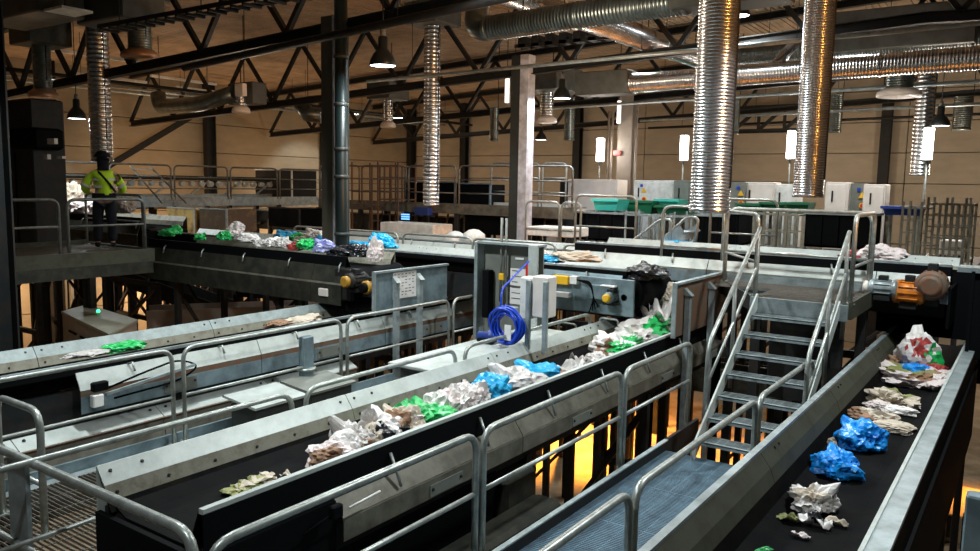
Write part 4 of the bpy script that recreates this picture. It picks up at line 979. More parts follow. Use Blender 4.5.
band(1.16, .212, .16, .05, 'reflective_band', MT['tape'])
band(1.30, .222, .165, .05, 'reflective_band', MT['tape'])
band(.96, .212, .165, .10, 'dark_hem', MT['cloth'])
MB().tube([B_(-.12,.0,1.50), B_(-.05,-.16,1.44), B_(.10,-.175,1.25), B_(.21,-.10,1.08)], .022, 8).build('shoulder_strap', MT['cloth'], person)
for s in (-1, 1):
    a = B_(s*.30, .02, 1.22); c = B_(s*.335, .02, 1.17)
    MB().lathe(a, [(.094,0),(.094,.05)], 18, (c-a)).build('sleeve_band', MT['tape'], person)

# ------------------------------------------------------------------ left rear gantry
def gantry(label, axis, a0, a1, c, z, rail_h, depth, m='galv', n=5, grp=None, post_m='tube', side=1, frame_posts=True):
    """a raised walkway seen from the side with separate railing loops"""
    T = (lambda u, v, zz: (v, u, zz)) if axis == 'y' else (lambda u, v, zz: (u, v, zz))
    root = thing('gantry_walkway', T((a0+a1)/2, c, z), label, 'walkway', grp)
    L = (a1-a0)/n
    for k in range(n):
        mb = MB(); mb.box(T(a0+k*L+.01, c, z-.04), T(a0+(k+1)*L-.01, c+side*depth, z)); mb.build('deck_panel', MT['meshd'], root)
        mb = MB(); mb.box(T(a0+k*L+.01, c-.02, z-.22), T(a0+(k+1)*L-.01, c+.02, z+.08)); mb.build('edge_plate', MT[m], root)
        if frame_posts:
            for v in (c, c+side*depth):
                mb = MB(); mb.box(T(a0+k*L-.06, v-.06, 0), T(a0+k*L+.06, v+.06, z-.2)); mb.build('support_post', MT['frame'], root)
            mb = MB(); mb.bar(T(a0+k*L, c, .4), T(a0+(k+1)*L, c, z-.4), .07, .07); mb.build('brace', MT['frame'], root)
    for k in range(n):
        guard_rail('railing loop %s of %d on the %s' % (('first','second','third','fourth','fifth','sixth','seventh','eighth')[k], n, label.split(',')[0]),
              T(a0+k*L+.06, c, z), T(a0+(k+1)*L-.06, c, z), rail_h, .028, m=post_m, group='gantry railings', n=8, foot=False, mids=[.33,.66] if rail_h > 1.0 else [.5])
    return root
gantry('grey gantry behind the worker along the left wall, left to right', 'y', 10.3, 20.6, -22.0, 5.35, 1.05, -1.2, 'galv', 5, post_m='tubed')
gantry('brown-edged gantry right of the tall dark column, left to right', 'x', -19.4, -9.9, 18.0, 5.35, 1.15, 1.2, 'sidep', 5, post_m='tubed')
gantry('short pale gantry around the pale middle column, left to right', 'x', -13.7, -11.0, 19.6, 5.38, 1.25, 1.2, 'plate', 3, post_m='tube')
# truss-like conveyor with row of small rollers behind the worker
root = thing('roller_conveyor', (-24, 15, 5.5), 'long roller conveyor with a row of pale rollers behind the worker gantry', 'conveyor')
MB().box((-23.6, 9, 5.95), (-23.5, 21.5, 6.1)).build('side_beam', MT['dplate'], root)
MB().box((-23.6, 9, 5.4), (-23.5, 21.5, 5.5)).build('side_beam', MT['galv'], root)
for k in range(34): MB().cyl((-23.48, 9.2+k*.36, 5.83), (-23.3, 9.2+k*.36, 5.83), .09, 8).build('roller', MT['plate'], root)
for k in range(9): MB().bar((-23.45, 9.3+k*1.35, 5.5), (-23.45, 10.0+k*1.35, 5.95), .05, .05).build('diagonal_brace', MT['galv'], root)
MB().box((-24.6, 9, 5.0), (-23.6, 21.5, 5.4)).build('casing', MT['white'], root)
for k in range(5): MB().box((-24.2, 9.6+k*2.7, 0), (-24.05, 9.75+k*2.7, 5.0)).build('leg', MT['frame'], root)
root = thing('steep_ladder', (-21.2, 13, 4.6), 'steep narrow ladder stair leaning beside the worker gantry', 'stair')
for dx in (0, .0): pass
for (p, q) in (((-21.0, 12.45, 6.33), (-21.0, 13.4, 5.28)), ((-20.5, 12.74, 6.33), (-20.5, 13.85, 5.29))):
    MB().tube([p, q], .025, 8).build('side_rail', MT['tubed'], root)
P0, P1, P2, P3 = Vector((-21.0, 12.45, 6.33)), Vector((-21.0, 13.4, 5.28)), Vector((-20.5, 12.74, 6.33)), Vector((-20.5, 13.85, 5.29))
for k in range(6):
    t = (k+.5)/6; MB().bar(P0.lerp(P1, t), P2.lerp(P3, t), .12, .02).build('rung', MT['tubed'], root)

C0 = conveyor('short cross conveyor with paper heaps directly behind the worker', 'x', -22.5, -17.0, 11.5, 10.35, 5.08, m_far='worn', m_near='dplate', near_top=.16, near_h=.5, rim='black')
# stained hopper boxes behind the front cross conveyor
def obox(name, label, a, b, y, d, m, cat='box', edge=None, group=None, zf=0):
    if 5.2 < b[2] < 5.8 and 17 < y < 20: b = (b[0], b[1], 5.36); zf = 5.35
    root = thing(name, ((a[0]+b[0])/2, y, b[2]), label, cat, group)
    MB().bbox((a[0], y, b[2]), (b[0], y+d, a[2]), .015).build('box_body', MT[m], root)
    for xx in (a[0]+.04, b[0]-.04):
        for yy in (y+.05, y+d-.05):
            if b[2] > zf+.02: MB().box((xx-.03, yy-.03, zf), (xx+.03, yy+.03, b[2]+.01)).build('leg', MT['frame'], root)
    if edge:
        MB().box((b[0]-.03, y-.02, b[2]), (b[0]+.03, y+.02, a[2]+.02)).build('edge_strip', MT[edge], root)
        MB().box((a[0], y-.02, a[2]), (b[0], y+.04, a[2]+.04)).build('top_rim', MT[edge], root)
    return root
obox('chute_box', 'yellow-stained steel chute box, left one of two behind the front cross conveyor', (-20.76, 13.4, 5.15), (-19.45, 13.4, 4.46), 13.4, 1.0, 'stain', 'chute', 'plate')
obox('chute_box', 'darker rust-stained steel chute box, right one of two behind the front cross conveyor', (-19.24, 13.4, 5.17), (-18.02, 13.4, 4.56), 13.4, 1.0, 'dstain', 'chute', 'galv')
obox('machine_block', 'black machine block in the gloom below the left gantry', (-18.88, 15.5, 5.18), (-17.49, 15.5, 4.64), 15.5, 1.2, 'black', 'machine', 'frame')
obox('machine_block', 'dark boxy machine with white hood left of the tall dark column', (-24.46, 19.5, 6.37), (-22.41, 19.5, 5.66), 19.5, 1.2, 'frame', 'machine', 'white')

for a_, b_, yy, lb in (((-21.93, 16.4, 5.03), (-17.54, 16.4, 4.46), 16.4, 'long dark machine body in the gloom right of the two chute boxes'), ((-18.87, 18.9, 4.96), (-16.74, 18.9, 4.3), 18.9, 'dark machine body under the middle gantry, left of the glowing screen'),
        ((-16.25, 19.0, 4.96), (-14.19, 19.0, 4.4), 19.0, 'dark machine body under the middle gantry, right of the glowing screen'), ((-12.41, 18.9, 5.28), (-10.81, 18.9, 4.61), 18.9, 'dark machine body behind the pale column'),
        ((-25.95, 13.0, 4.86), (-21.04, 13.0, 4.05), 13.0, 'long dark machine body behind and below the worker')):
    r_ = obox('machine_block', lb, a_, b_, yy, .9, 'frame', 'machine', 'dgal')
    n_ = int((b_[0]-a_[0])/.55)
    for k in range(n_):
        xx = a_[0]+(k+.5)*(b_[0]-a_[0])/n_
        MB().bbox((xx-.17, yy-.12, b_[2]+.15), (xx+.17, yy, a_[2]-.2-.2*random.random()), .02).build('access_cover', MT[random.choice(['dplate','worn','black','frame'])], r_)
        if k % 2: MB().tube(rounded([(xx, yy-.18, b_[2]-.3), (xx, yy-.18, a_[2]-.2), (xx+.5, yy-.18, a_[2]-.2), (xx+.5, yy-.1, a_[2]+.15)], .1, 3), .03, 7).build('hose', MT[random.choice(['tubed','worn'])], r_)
# sorting stations at the back
sp_ = thing('station_platform', (-5, 20, 4.4), 'long steel deck under the sorting cabins at the back', 'platform')
for k in range(6): MB().bbox((-12.6+k*2.6, 18.05, 4.25), (-10.02+k*2.6, 23.3, 4.4), .01).build('deck_panel', MT['frame'], sp_)
for k in range(7):
    for yy in (18.3, 21.5): MB().box((-12.5+k*2.55, yy, 0), (-12.35+k*2.55, yy+.15, 4.25)).build('support_post', MT['frame'], sp_)
def cabinet(label, a, b, y, d, m, dots=False, door=True, zb=4.4):
    root = thing('electric_cabinet', ((a[0]+b[0])/2, y, zb), label, 'cabinet')
    MB().bbox((a[0], y, zb), (b[0], y+d, a[2]), .02).build('cabinet_body', MT[m], root)
    if door:
        MB().bbox((a[0]+.05, y-.03, zb+.1), (b[0]-.05, y, a[2]-.06), .01).build('door', MT[m], root)
        MB().bbox((a[0]+.16, y-.06, a[2]-.5), (a[0]+.2, y-.03, a[2]-.22), .006).build('handle', MT['frame'], root)
    if dots:
        cx = b[0]-.45 if dots == 2 else a[0]+.35
        MB().lathe((cx, y-.03, a[2]-.32), [(.10,0),(.10,.02)], 3, (0,-1,0), False).build('warning_triangle', MT['yellow'], root)
        MB().lathe((cx+.02, y-.03, a[2]-.56), [(.075,0),(.075,.02)], 14, (0,-1,0), False).build('yellow_disc', MT['yellow'], root)
        MB().lathe((cx+.02, y-.055, a[2]-.56), [(.045,0),(.045,.03)], 12, (0,-1,0), False).build('red_knob', MT['red'], root)
        MB().box((cx-.12, y-.05, a[2]-.2), (cx-.04, y-.03, a[2]-.12)).build('blue_label', MT['bluepl'], root)
    return root
cabinet('wide pale cabinet, leftmost of the row at the back', (-12.35, 22.0, 6.21), (-10.61, 22.0, 5.35), 22, .7, 'cream')
cabinet('pale cabinet with yellow warning marks left of the widest hose', (-10.08, 22.0, 6.2), (-8.78, 22.0, 5.4), 22, .7, 'white', 1)
cabinet('grey cabinet between the marked pale cabinet and the widest hose', (-8.74, 21.8, 6.21), (-8.22, 21.8, 5.42), 21.8, .7, 'greyc')
cabinet('narrow grey cabinet with yellow warning marks right of the widest hose', (-7.13, 21.8, 6.18), (-6.68, 21.8, 5.47), 21.8, .7, 'greyc', 1, False)
cabinet('plain cream cabinet between the two big hoses', (-6.78, 22.0, 6.19), (-5.93, 22.0, 5.5), 22, .6, 'cream')
cabinet('light grey cabinet just left of the second hose', (-6.0, 22.1, 6.14), (-5.36, 22.1, 5.51), 22.1, .6, 'white')
cabinet('tall pinkish cream cabinet just right of the second hose', (-4.54, 21.5, 6.21), (-3.98, 21.5, 5.56), 21.5, .6, 'cream')
cabinet('dark grey cabinet with large yellow warning marks', (-4.05, 21.7, 6.19), (-3.64, 21.7, 5.57), 21.7, .6, 'greyc', 1, False)
cabinet('cream cabinet at the right end of the row', (-3.65, 21.5, 6.17), (-3.13, 21.5, 5.59), 21.5, .6, 'cream')
def bin_(label, a, b, y, d=1.2, m='black', zb=None):
    zb = b[2] if zb is None else zb
    root = thing('waste_bin', ((a[0]+b[0])/2, y, zb), label, 'bin')
    w = .05; x0, x1, z1 = a[0], b[0], a[2]
    mb = MB()
    mb.box((x0, y, zb), (x1, y+w, z1)); mb.box((x0, y+d-w, zb), (x1, y+d, z1)); mb.box((x0, y+w, zb), (x0+w, y+d-w, z1)); mb.box((x1-w, y+w, zb), (x1, y+d-w, z1)); mb.box((x0, y, zb), (x1, y+d, zb+.05))
    mb.build('bin_body', MT[m], root)
    mb = MB(); mb.box((x0-.04, y-.04, z1), (x1+.04, y+.03, z1+.05)); mb.box((x0-.04, y+d-.03, z1), (x1+.04, y+d+.04, z1+.05)); mb.box((x0-.04, y, z1), (x0+.03, y+d, z1+.05)); mb.box((x1-.03, y, z1), (x1+.04, y+d, z1+.05))
    mb.build('rim', MT['galv' if m == 'black' else m], root)
    for k in range(1, 4):
        xx = x0+(x1-x0)*k/4; MB().box((xx-.02, y-.03, zb+.05), (xx+.02, y, z1-.03)).build('rib', MT[m], root)
    return root
bin_('large black bin with a pale rim in front of the leftmost cabinet', (-10.16, 18.6, 5.28), (-8.79, 18.6, 4.58), 18.6)
bin_('long black bin below the second hose', (-4.31, 18.6, 5.46), (-2.94, 18.6, 4.73), 18.6)
bin_('black bin at the left of the long black bin, behind the platform rails', (-6.85, 18.6, 5.32), (-6.17, 18.6, 4.63), 18.6)
bin_('black bin behind the crossover steps, right of the pale-rimmed one', (-6.14, 18.8, 5.39), (-5.86, 18.8, 4.64), 18.8)
def tub(label, a, b, y, m, h=None):
    root = thing('plastic_tub', ((a[0]+b[0])/2, y, b[2]), label, 'tub')
    x0, x1, z0, z1 = a[0], b[0], b[2], a[2]
    mb = MB(); t = .06
    mb.add([(x0+t,y+t,z0),(x1-t,y+t,z0),(x1-t,y+.8-t,z0),(x0+t,y+.8-t,z0),(x0,y,z1),(x1,y,z1),(x1,y+.8,z1),(x0,y+.8,z1),(x0+.05,y+.05,z1),(x1-.05,y+.05,z1),(x1-.05,y+.75,z1),(x0+.05,y+.75,z1),(x0+t+.04,y+t+.04,z0+.04),(x1-t-.04,y+t+.04,z0+.04),(x1-t-.04,y+.72-t,z0+.04),(x0+t+.04,y+.72-t,z0+.04)],
      [(0,3,2,1),(0,1,5,4),(1,2,6,5),(2,3,7,6),(3,0,4,7),(4,5,9,8),(5,6,10,9),(6,7,11,10),(7,4,8,11),(8,9,13,12),(9,10,14,13),(10,11,15,14),(11,8,12,15),(12,13,14,15)])
    mb.build('tub_body', MT[m], root)
    MB().box((x0-.03,y-.03,z1-.06),(x1+.03,y,z1)).build('rim', MT[m], root)
    for xx in (x0+.1, x1-.1):
        for yy in (y+.1, y+.7): MB().box((xx-.035, yy-.035, 4.4), (xx+.035, yy+.035, z0+.01)).build('stand_leg', MT['worn'], root)
    return root
tub('turquoise plastic tub on the pale-rimmed black bin', (-10.09, 19.4, 5.65), (-9.35, 19.4, 5.34), 19.4, 'teal')
tub('dark green tub right of the turquoise one', (-9.69, 20.4, 5.62), (-8.77, 20.4, 5.26), 20.4, 'greenpl')
tub('turquoise tub behind the green tub', (-8.87, 20.8, 5.67), (-8.19, 20.8, 5.52), 20.8, 'teal')
tub('dark green tub left of the widest hose', (-8.69, 20.4, 5.51), (-7.68, 20.4, 5.3), 20.4, 'greenpl')
tub('dark green tub with a yellow corner between the two big hoses', (-6.46, 20.4, 5.63), (-5.89, 20.4, 5.37), 20.4, 'greenpl')
tub('dark green tub right of centre between the two big hoses', (-5.94, 20.7, 5.67), (-5.33, 20.7, 5.43), 20.7, 'greenpl')
tub('dark green tub directly under the second hose', (-5.22, 20.4, 5.69), (-4.67, 20.4, 5.41), 20.4, 'greenpl')
tub('navy blue tub below the row end cabinet', (-2.95, 19.8, 5.67), (-2.13, 19.8, 5.47), 19.8, 'navy')
# tan support posts between bins
for i, (xx, yy) in enumerate(((628, 217), (672, 217), (765, 212), (778, 212), (822, 216))):
    pass
def rack(label, a, b, y, d, cols, rows, m='worn'):
    root = thing('wire_rack', ((a[0]+b[0])/2, y, b[2]), label, 'rack')
    x0, x1, z0, z1 = a[0], b[0], b[2], a[2]
    for yy in (y, y+d):
        for k in range(cols+1):
            x = x0+(x1-x0)*k/cols; MB().box((x-.02, yy-.02, (4.4 if y > 18 else 0) if k in (0, cols) else z0-.1), (x+.02, yy+.02, z1+(.12 if k % 3 == 0 else 0))).build('upright_bar', MT[m], root)
        for k in range(rows+1):
            z = z0+(z1-z0)*k/rows; MB().box((x0, yy-.015, z-.015), (x1, yy+.015, z+.015)).build('cross_bar', MT[m], root)
    for x in (x0, x1):
        for z in (z0, z1): MB().box((x-.02, y, z-.02), (x+.02, y+d, z+.02)).build('side_bar', MT[m], root)
    return root
rack('rusty wire rack at the right edge, left section', (-2.1, 16.5, 5.7), (-1.69, 16.5, 4.79), 16.5, 1.0, 4, 4)
rack('rusty wire rack at the right edge, right section with a pale load', (-1.64, 16.0, 5.79), (-0.96, 16.0, 4.8), 16.0, 1.0, 7, 5)
rack('dull pole rack between the two big hoses behind the platform railing', (-5.37, 18.3, 5.43), (-4.4, 18.3, 4.66), 18.3, .8, 4, 2, 'worn')
rack('tan pole rack behind the crossover steps', (-8.57, 18.3, 5.29), (-6.85, 18.3, 4.51), 18.3, .8, 4, 1, 'galv')
rack('brown rack at the end of the gantry right of the tall dark column', (-17.48, 17.6, 6.48), (-16.64, 17.6, 5.31), 17.6, .8, 2, 3, 'rust')
rack('brown rack, second on the gantry right of the tall dark column', (-16.4, 17.6, 6.48), (-15.6, 17.6, 5.49), 17.6, .8, 3, 3, 'rust')
obox('pallet_load', 'pale boxes inside the right wire rack', (-1.44, 16.3, 5.14), (-1.07, 16.3, 4.88), 16.3, .6, 'cream', 'box')
obox('machine_block', 'white machine casing under the pale gantry beside the pale column', (-13.35, 19.3, 5.36), (-12.74, 19.3, 5.14), 19.3, .5, 'white', 'machine')
obox('machine_casing', 'long white machine casing behind the rear railings left of centre', (-14.09, 15.2, 4.97), (-12.31, 15.2, 4.7), 15.2, .8, 'white', 'machine')
obox('machine_casing', 'low white machine casing right of the pale column', (-9.81, 15.6, 5.04), (-8.61, 15.6, 4.83), 15.6, .8, 'white', 'machine')
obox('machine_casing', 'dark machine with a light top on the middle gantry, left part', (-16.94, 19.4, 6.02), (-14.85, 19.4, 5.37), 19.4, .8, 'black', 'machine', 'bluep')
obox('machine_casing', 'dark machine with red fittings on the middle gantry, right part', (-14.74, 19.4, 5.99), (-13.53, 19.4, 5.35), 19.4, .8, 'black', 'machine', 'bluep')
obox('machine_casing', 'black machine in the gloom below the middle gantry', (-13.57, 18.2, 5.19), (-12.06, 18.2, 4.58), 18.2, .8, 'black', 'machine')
cabinet('narrow dark cabinet at the left end of the pale cabinet row', (-12.64, 22.0, 6.17), (-12.35, 22.0, 5.29), 22, .6, 'frame', False, False)
root = thing('control_screen', (-15.14, 17.4, 5.01), 'small glowing blue screen in the dark under the middle gantry', 'screen')
a = (-15.3, 17.4, 5.12); q = (-14.95, 17.4, 4.87)
MB().bbox((a[0], 17.4, q[2]), (q[0], 17.5, a[2]), .01).build('screen_housing', MT['black'], root)
for k in range(3): MB().box((a[0]+.02, 17.385, a[2]-.06-k*.065), (q[0]-.02, 17.4, a[2]-.02-k*.065)).build('lit_line', MT['screen'], root)
MB().box((a[0]-.03, 17.45, 0), (a[0]+.02, 17.5, a[2])).build('stand', MT['frame'], root)
obox('tarp_bundle', 'small blue wrapped bundle above the glowing screen', (-15.14, 17.8, 5.29), (-14.61, 17.8, 5.05), 17.8, .5, 'navy', 'bundle')
# rails on the rear cross conveyors
for i, (x0, x1) in enumerate(((-14.6, -13.05), (-12.9, -11.3), (-11.15, -9.3), (-9.15, -7.6))):
    guard_rail(('low pale railing loop left of the tall dark column', 'low pale railing loop just right of the green pipe', 'low pale railing loop above the light blue film', 'low pale railing loop behind the open cabinet')[i],
               (x0, 12.75, 4.2), (x1, 12.75, 4.2), .72, .024, mid=False, group='rear conveyor railings', n=8, foot=False)
for i, (x0, x1) in enumerate(((-8.9, -7.05), (-6.9, -6.0))):
    guard_rail(('low curved railing behind the pale bag on the middle cross conveyor', 'second low curved railing, toward the crossover steps')[i], (x0, 12.2, 4.3), (x1, 12.2, 4.3), .66, .024, mid=False, group='rear conveyor railings', n=8, foot=False)
for i, (x0, x1) in enumerate(((-9.85, -8.95), (-8.9, -8.4))):
    guard_rail(('tall dim railing loop right of the pale column', 'narrow dim railing loop right of the pale column')[i], (x0, 15.6, 4.3), (x1, 15.6, 4.3), 1.32, .026, group='rear conveyor railings', n=8, foot=False)
root = thing('lamp_ballast', (-9.59, 11.9, 4.79), 'row of round white drum heads behind the rear railing', 'drum')
for p in ((-11.16, 14.6, 4.74), (-10.62, 14.6, 4.81)):
    MB().lathe(p, [(.02,-.3),(.2,-.25),(.27,-.1),(.25,.05),(.12,.14),(.02,.16)], 20).build('drum_head', MT['white'], root)

for (x0, x1, y0, y1, z, lb) in ((-15.6, -7.0, 12.05, 13.0, 4.2, 'narrow service deck between the middle and rear cross conveyors'), (-10.2, -7.6, 15.4, 16.6, 4.3, 'small service deck right of the pale column'), (-6.6, -4.0, 13.65, 15.1, 4.5, 'small service deck under the crossover steps'), (-8.4, -6.62, 14.75, 15.1, 4.5, 'narrow deck strip left of the crossover steps'), (-5.2, -3.9, 11.98, 12.18, 4.6, 'narrow deck strip left of the stair platform')):
    root = thing('service_deck', (x0, y0, z), lb, 'walkway')
    grating(root, x0, x1, y0, y1, z-.005, MT['meshd'], pitch=.08, cross=.4)
    for xx in (x0+.1, x1-.1):
        for yy in (y0+.1, y1-.1): MB().box((xx-.05, yy-.05, 0), (xx+.05, yy+.05, z-.03)).build('support_post', MT['frame'], root)

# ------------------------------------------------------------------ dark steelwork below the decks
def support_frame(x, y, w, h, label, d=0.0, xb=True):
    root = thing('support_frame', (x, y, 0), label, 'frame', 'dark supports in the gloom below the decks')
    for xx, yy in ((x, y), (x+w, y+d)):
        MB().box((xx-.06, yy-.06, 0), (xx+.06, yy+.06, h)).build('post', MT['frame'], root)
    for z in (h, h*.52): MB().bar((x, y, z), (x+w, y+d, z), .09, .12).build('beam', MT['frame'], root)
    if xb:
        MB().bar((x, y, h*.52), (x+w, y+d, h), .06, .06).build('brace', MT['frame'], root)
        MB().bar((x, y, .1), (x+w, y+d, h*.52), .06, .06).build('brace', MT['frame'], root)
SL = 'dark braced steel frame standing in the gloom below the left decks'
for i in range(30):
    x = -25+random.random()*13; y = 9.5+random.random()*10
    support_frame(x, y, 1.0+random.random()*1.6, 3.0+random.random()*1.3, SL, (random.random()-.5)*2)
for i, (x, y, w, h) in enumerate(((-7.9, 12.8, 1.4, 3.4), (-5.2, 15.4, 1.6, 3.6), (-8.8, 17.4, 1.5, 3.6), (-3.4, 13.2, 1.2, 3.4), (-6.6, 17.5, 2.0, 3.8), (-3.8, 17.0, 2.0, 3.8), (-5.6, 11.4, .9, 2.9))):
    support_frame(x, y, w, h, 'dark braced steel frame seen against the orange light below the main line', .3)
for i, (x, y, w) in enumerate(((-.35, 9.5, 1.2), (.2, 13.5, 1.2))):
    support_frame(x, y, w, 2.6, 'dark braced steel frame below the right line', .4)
def low_belt(label, p, q, w, m='rust'):
    p = Vector(p); q = Vector(q)
    root = thing('lower_conveyor', p, label, 'conveyor')
    d = (q-p).normalized(); s = d.cross(Vector((0,0,1))).normalized()
    MB().bar(p, q, w, .06).build('belt', MT['belt'], root)
    for k in (-1, 1): MB().bar(p+s*k*(w/2+.03)+Vector((0,0,.05)), q+s*k*(w/2+.03)+Vector((0,0,.05)), .05, .42).build('side_plate', MT[m], root)
    n = max(2, int((q-p).length/3))
    for i in range(n):
        c = p.lerp(q, (i+.5)/n)
        for k in (-1, 1): MB().box((c.x+s.x*k*w/2-.05, c.y+s.y*k*w/2-.05, 0), (c.x+s.x*k*w/2+.05, c.y+s.y*k*w/2+.05, c.z-.1)).build('leg', MT['frame'], root)
low_belt('lower tan-sided conveyor behind the olive housing, below the decks', (-16.2, 9.9, 2.85), (-13.0, 14.5, 2.85), .8, 'tan')
low_belt('steep dark conveyor rising through the gloom at the left', (-22.5, 11.2, 3.9), (-16.5, 12.4, 2.6), .6, 'frame')
low_belt('dark lower conveyor crossing below the stair platform', (-8.5, 16.0, 2.5), (-1.0, 15.0, 2.4), .9, 'frame')
low_belt('grey lower conveyor under the brown hopper plate', (-5.6, 12.9, 2.75), (-2.4, 13.1, 2.75), .5, 'sidep')
root = thing('lower_housing', (-4.4, 7.4, 1.6), 'dark grey sloped housing hanging below the near railing', 'housing')
MB().bbox((-5.1, 6.02, 1.8), (-3.95, 6.6, 3.2), .05).build('housing_body', MT['dplate'], root)
MB().bbox((-3.93, 3.9, 1.6), (-3.6, 6.5, 2.95), .04).build('side_cover', MT['dplate'], root)
MB().box((-3.60, 4.0, 2.5), (-3.585, 6.4, 2.54)).build('seam_bead', MT['frame'], root)
root = thing('steel_tank', (-.2, 6.5, 0), 'orange-lit flat panel stack at the lower right on the ground floor', 'stack')
a = (-0.98, 15.89, 0.5)
MB().bbox((a[0]-.8, a[1]-.7, 0), (a[0]+1.4, a[1]+1.0, .5), .03).build('panel_stack', MT['floor'], root)
for k in range(3): MB().box((a[0]-.8+k*.9, a[1]-.72, .1), (a[0]-.74+k*.9, a[1]-.66, .5)).build('strap', MT['frame'], root)
root = thing('corner_post', (-0.16, 4.78, 4.16), 'blue-green steel post at the lower right corner', 'post')
a = (-0.16, 5.02, 4.18); MB().bbox((a[0]-.05, a[1]-.05, 0), (a[0]+.07, a[1]+.07, a[2]+.15), .01).build('post_body', MT['bluep'], root)
MB().bbox((a[0]-.09, a[1]-.09, 0), (a[0]+.11, a[1]+.11, .03), .01).build('base_plate', MT['pipe'], root)

# ================================================================== WASTE ON THE BELTS
def crumple(c, size, m, label, seed, kind='bag', rot=0.0, cat='bag', group=None, knot=True, sub=4, parent=None, name=None, amp=None, spots=None, flatness=False):
    """closed crumpled film bag / lump: displaced sphere flattened where it rests; returns one object"""
    c = Vector(c); rs = random.Random(seed)
    if cat == 'heap': c.z -= .2; size = (size[0], size[1], size[2]+.12)
    bm = bmesh.new(); bmesh.ops.create_icosphere(bm, subdivisions=sub, radius=1.0)
    so = Vector((seed*3.7, seed*1.3, seed*2.1)); amp = amp if amp is not None else .34
    R = Matrix.Rotation(rot, 3, 'Z'); sx, sy, sz = size
    for v in bm.verts:
        p = v.co.normalized()
        n1 = noise.noise(p*1.6+so); n2 = 1-abs(noise.noise(p*3.4+so*2))*2; n3 = 1-abs(noise.noise(p*8+so*.5))*2
        k = 1+amp*n1*1.2+amp*.42*(n2-.5)+amp*.38*(n3-.5)+amp*.24*(1-abs(noise.noise(p*15+so*.7))*2-.5)
        q = Vector((p.x*sx*k, p.y*sy*k, p.z*sz*k))
        if q.z < -sz*.55: q.z = -sz*.55+(q.z+sz*.55)*.08
        v.co = R @ q
    if knot and kind == 'bag':
        a = rs.random()*6.28; kd = Vector((math.cos(a)*.6, math.sin(a)*.6, .8)).normalized()
        for v in bm.verts:
            d = v.co.normalized().dot((R @ Vector((kd.x*sx, kd.y*sy, kd.z*sz))).normalized())
            if d > .955: v.co *= 1+.45*(d-.955)/.045
    me = bpy.data.meshes.new(name or 'bag'); 
    for v in bm.verts: v.co.z += sz*.55
    bm.to_mesh(me); bm.free()
    me.materials.append(m)
    if spots:
        for i, (mm, (dx, dy, dz), cosr) in enumerate(spots):
            me.materials.append(mm); dv = Vector((dx, dy, dz)).normalized()
            for pl in me.polygons:
                q = pl.center-Vector((0,0,sz*.55)); q = Vector((q.x/sx, q.y/sy, q.z/sz)).normalized()
                if q.dot(dv)+.25*noise.noise(q*4+so) > cosr: pl.material_index = i+1
    for p in me.polygons: p.use_smooth = flatness
    o = bpy.data.objects.new(name or 'bag', me); COL.objects.link(o); o.location = c
    if parent: o.parent = parent; o.location = c-base_of(parent)
    else: tag(o, label, cat, group)
    return o
def scrap(c, w, d, m, label, seed, rot=0.0, h=.08, cat='scrap', group=None, name='paper_scrap', n=12, m2=None):
    """crumpled sheet with thickness"""
    rs = random.Random(seed); vs = []; so = Vector((seed*2.3, seed*5.1, 0)); c = Vector(c)
    top = []
    for j in range(n+1):
        for i in range(n+1):
            x = i/n-.5; y = j/n-.5
            rr = 1+.5*noise.noise(Vector((math.atan2(y, x)*1.3, 0, seed)))
            z = h*(abs(noise.noise(Vector((x*2.5, y*2.5, 0))+so))*1.3+abs(noise.noise(Vector((x*6, y*6, 3))+so))*.35)
            X, Yy = x*w*rr, y*d*rr
            X, Yy = X*math.cos(rot)-Yy*math.sin(rot), X*math.sin(rot)+Yy*math.cos(rot)
            top.append((c.x+X, c.y+Yy, c.z+z+.006))
    N = len(top); mb = MB(); vs = top+[(a, b_, z-.005) for a, b_, z in top]; fs = []
    for j in range(n):
        for i in range(n):
            a = j*(n+1)+i; fs.append((a, a+1, a+n+2, a+n+1)); fs.append((a+N, a+n+1+N, a+n+2+N, a+1+N))
    for i in range(n):
        fs += [(i, i+N, i+1+N, i+1), (n*(n+1)+i, n*(n+1)+i+1, n*(n+1)+i+1+N, n*(n+1)+i+N), (i*(n+1), (i+1)*(n+1), (i+1)*(n+1)+N, i*(n+1)+N), (i*(n+1)+n, i*(n+1)+n+N, (i+1)*(n+1)+n+N, (i+1)*(n+1)+n)]
    mb.add(vs, fs, True)
    o = mb.build(name, m); me = o.data
    for v in me.vertices: v.co = v.co-c
    o.location = c
    if m2 is not None:
        me.materials.append(m2)
        for p in me.polygons:
            if noise.noise(p.center*9+so) > .12: p.material_index = 1
    tag(o, label, cat, group); return o
# main line (belt z 3.51)
zb = 3.52
S = 1
W = 'on the main line'
crumple((-4.62, 4.39, 3.69), (.19,.15,.12), TR['pink'], 'brown-stained white bag at the near end of the heap '+W, 3, rot=.4, spots=[(TR['brown'], (.5,-.6,.1), .55)])
crumple((-4.62, 4.56, 3.69), (.16,.12,.16), TR['white'], 'smooth white round pack lying flat next to the grey pointed bag '+W, 4, amp=.12, knot=False)
crumple((-4.75, 4.77, 3.69), (.2,.14,.15), TR['grey'], 'clear grey bag with a pointed tip sticking up '+W, 5)
crumple((-4.75, 4.99, 3.69), (.10,.04,.17), TR['grey'], 'grey film flap standing up behind the white round pack '+W, 6, cat='film', name='film_flap', rot=.9)
crumple((-4.62, 4.75, 3.69), (0.101,0.104,0.093), TR['brown'], 'small brown paper lump between the two heaps '+W, 7, cat='paper', name='paper_lump', knot=False)
crumple((-4.62, 5.15, 3.69), (.24,.19,.12), TR['black'], 'black bag under the white torn bag '+W, 8)
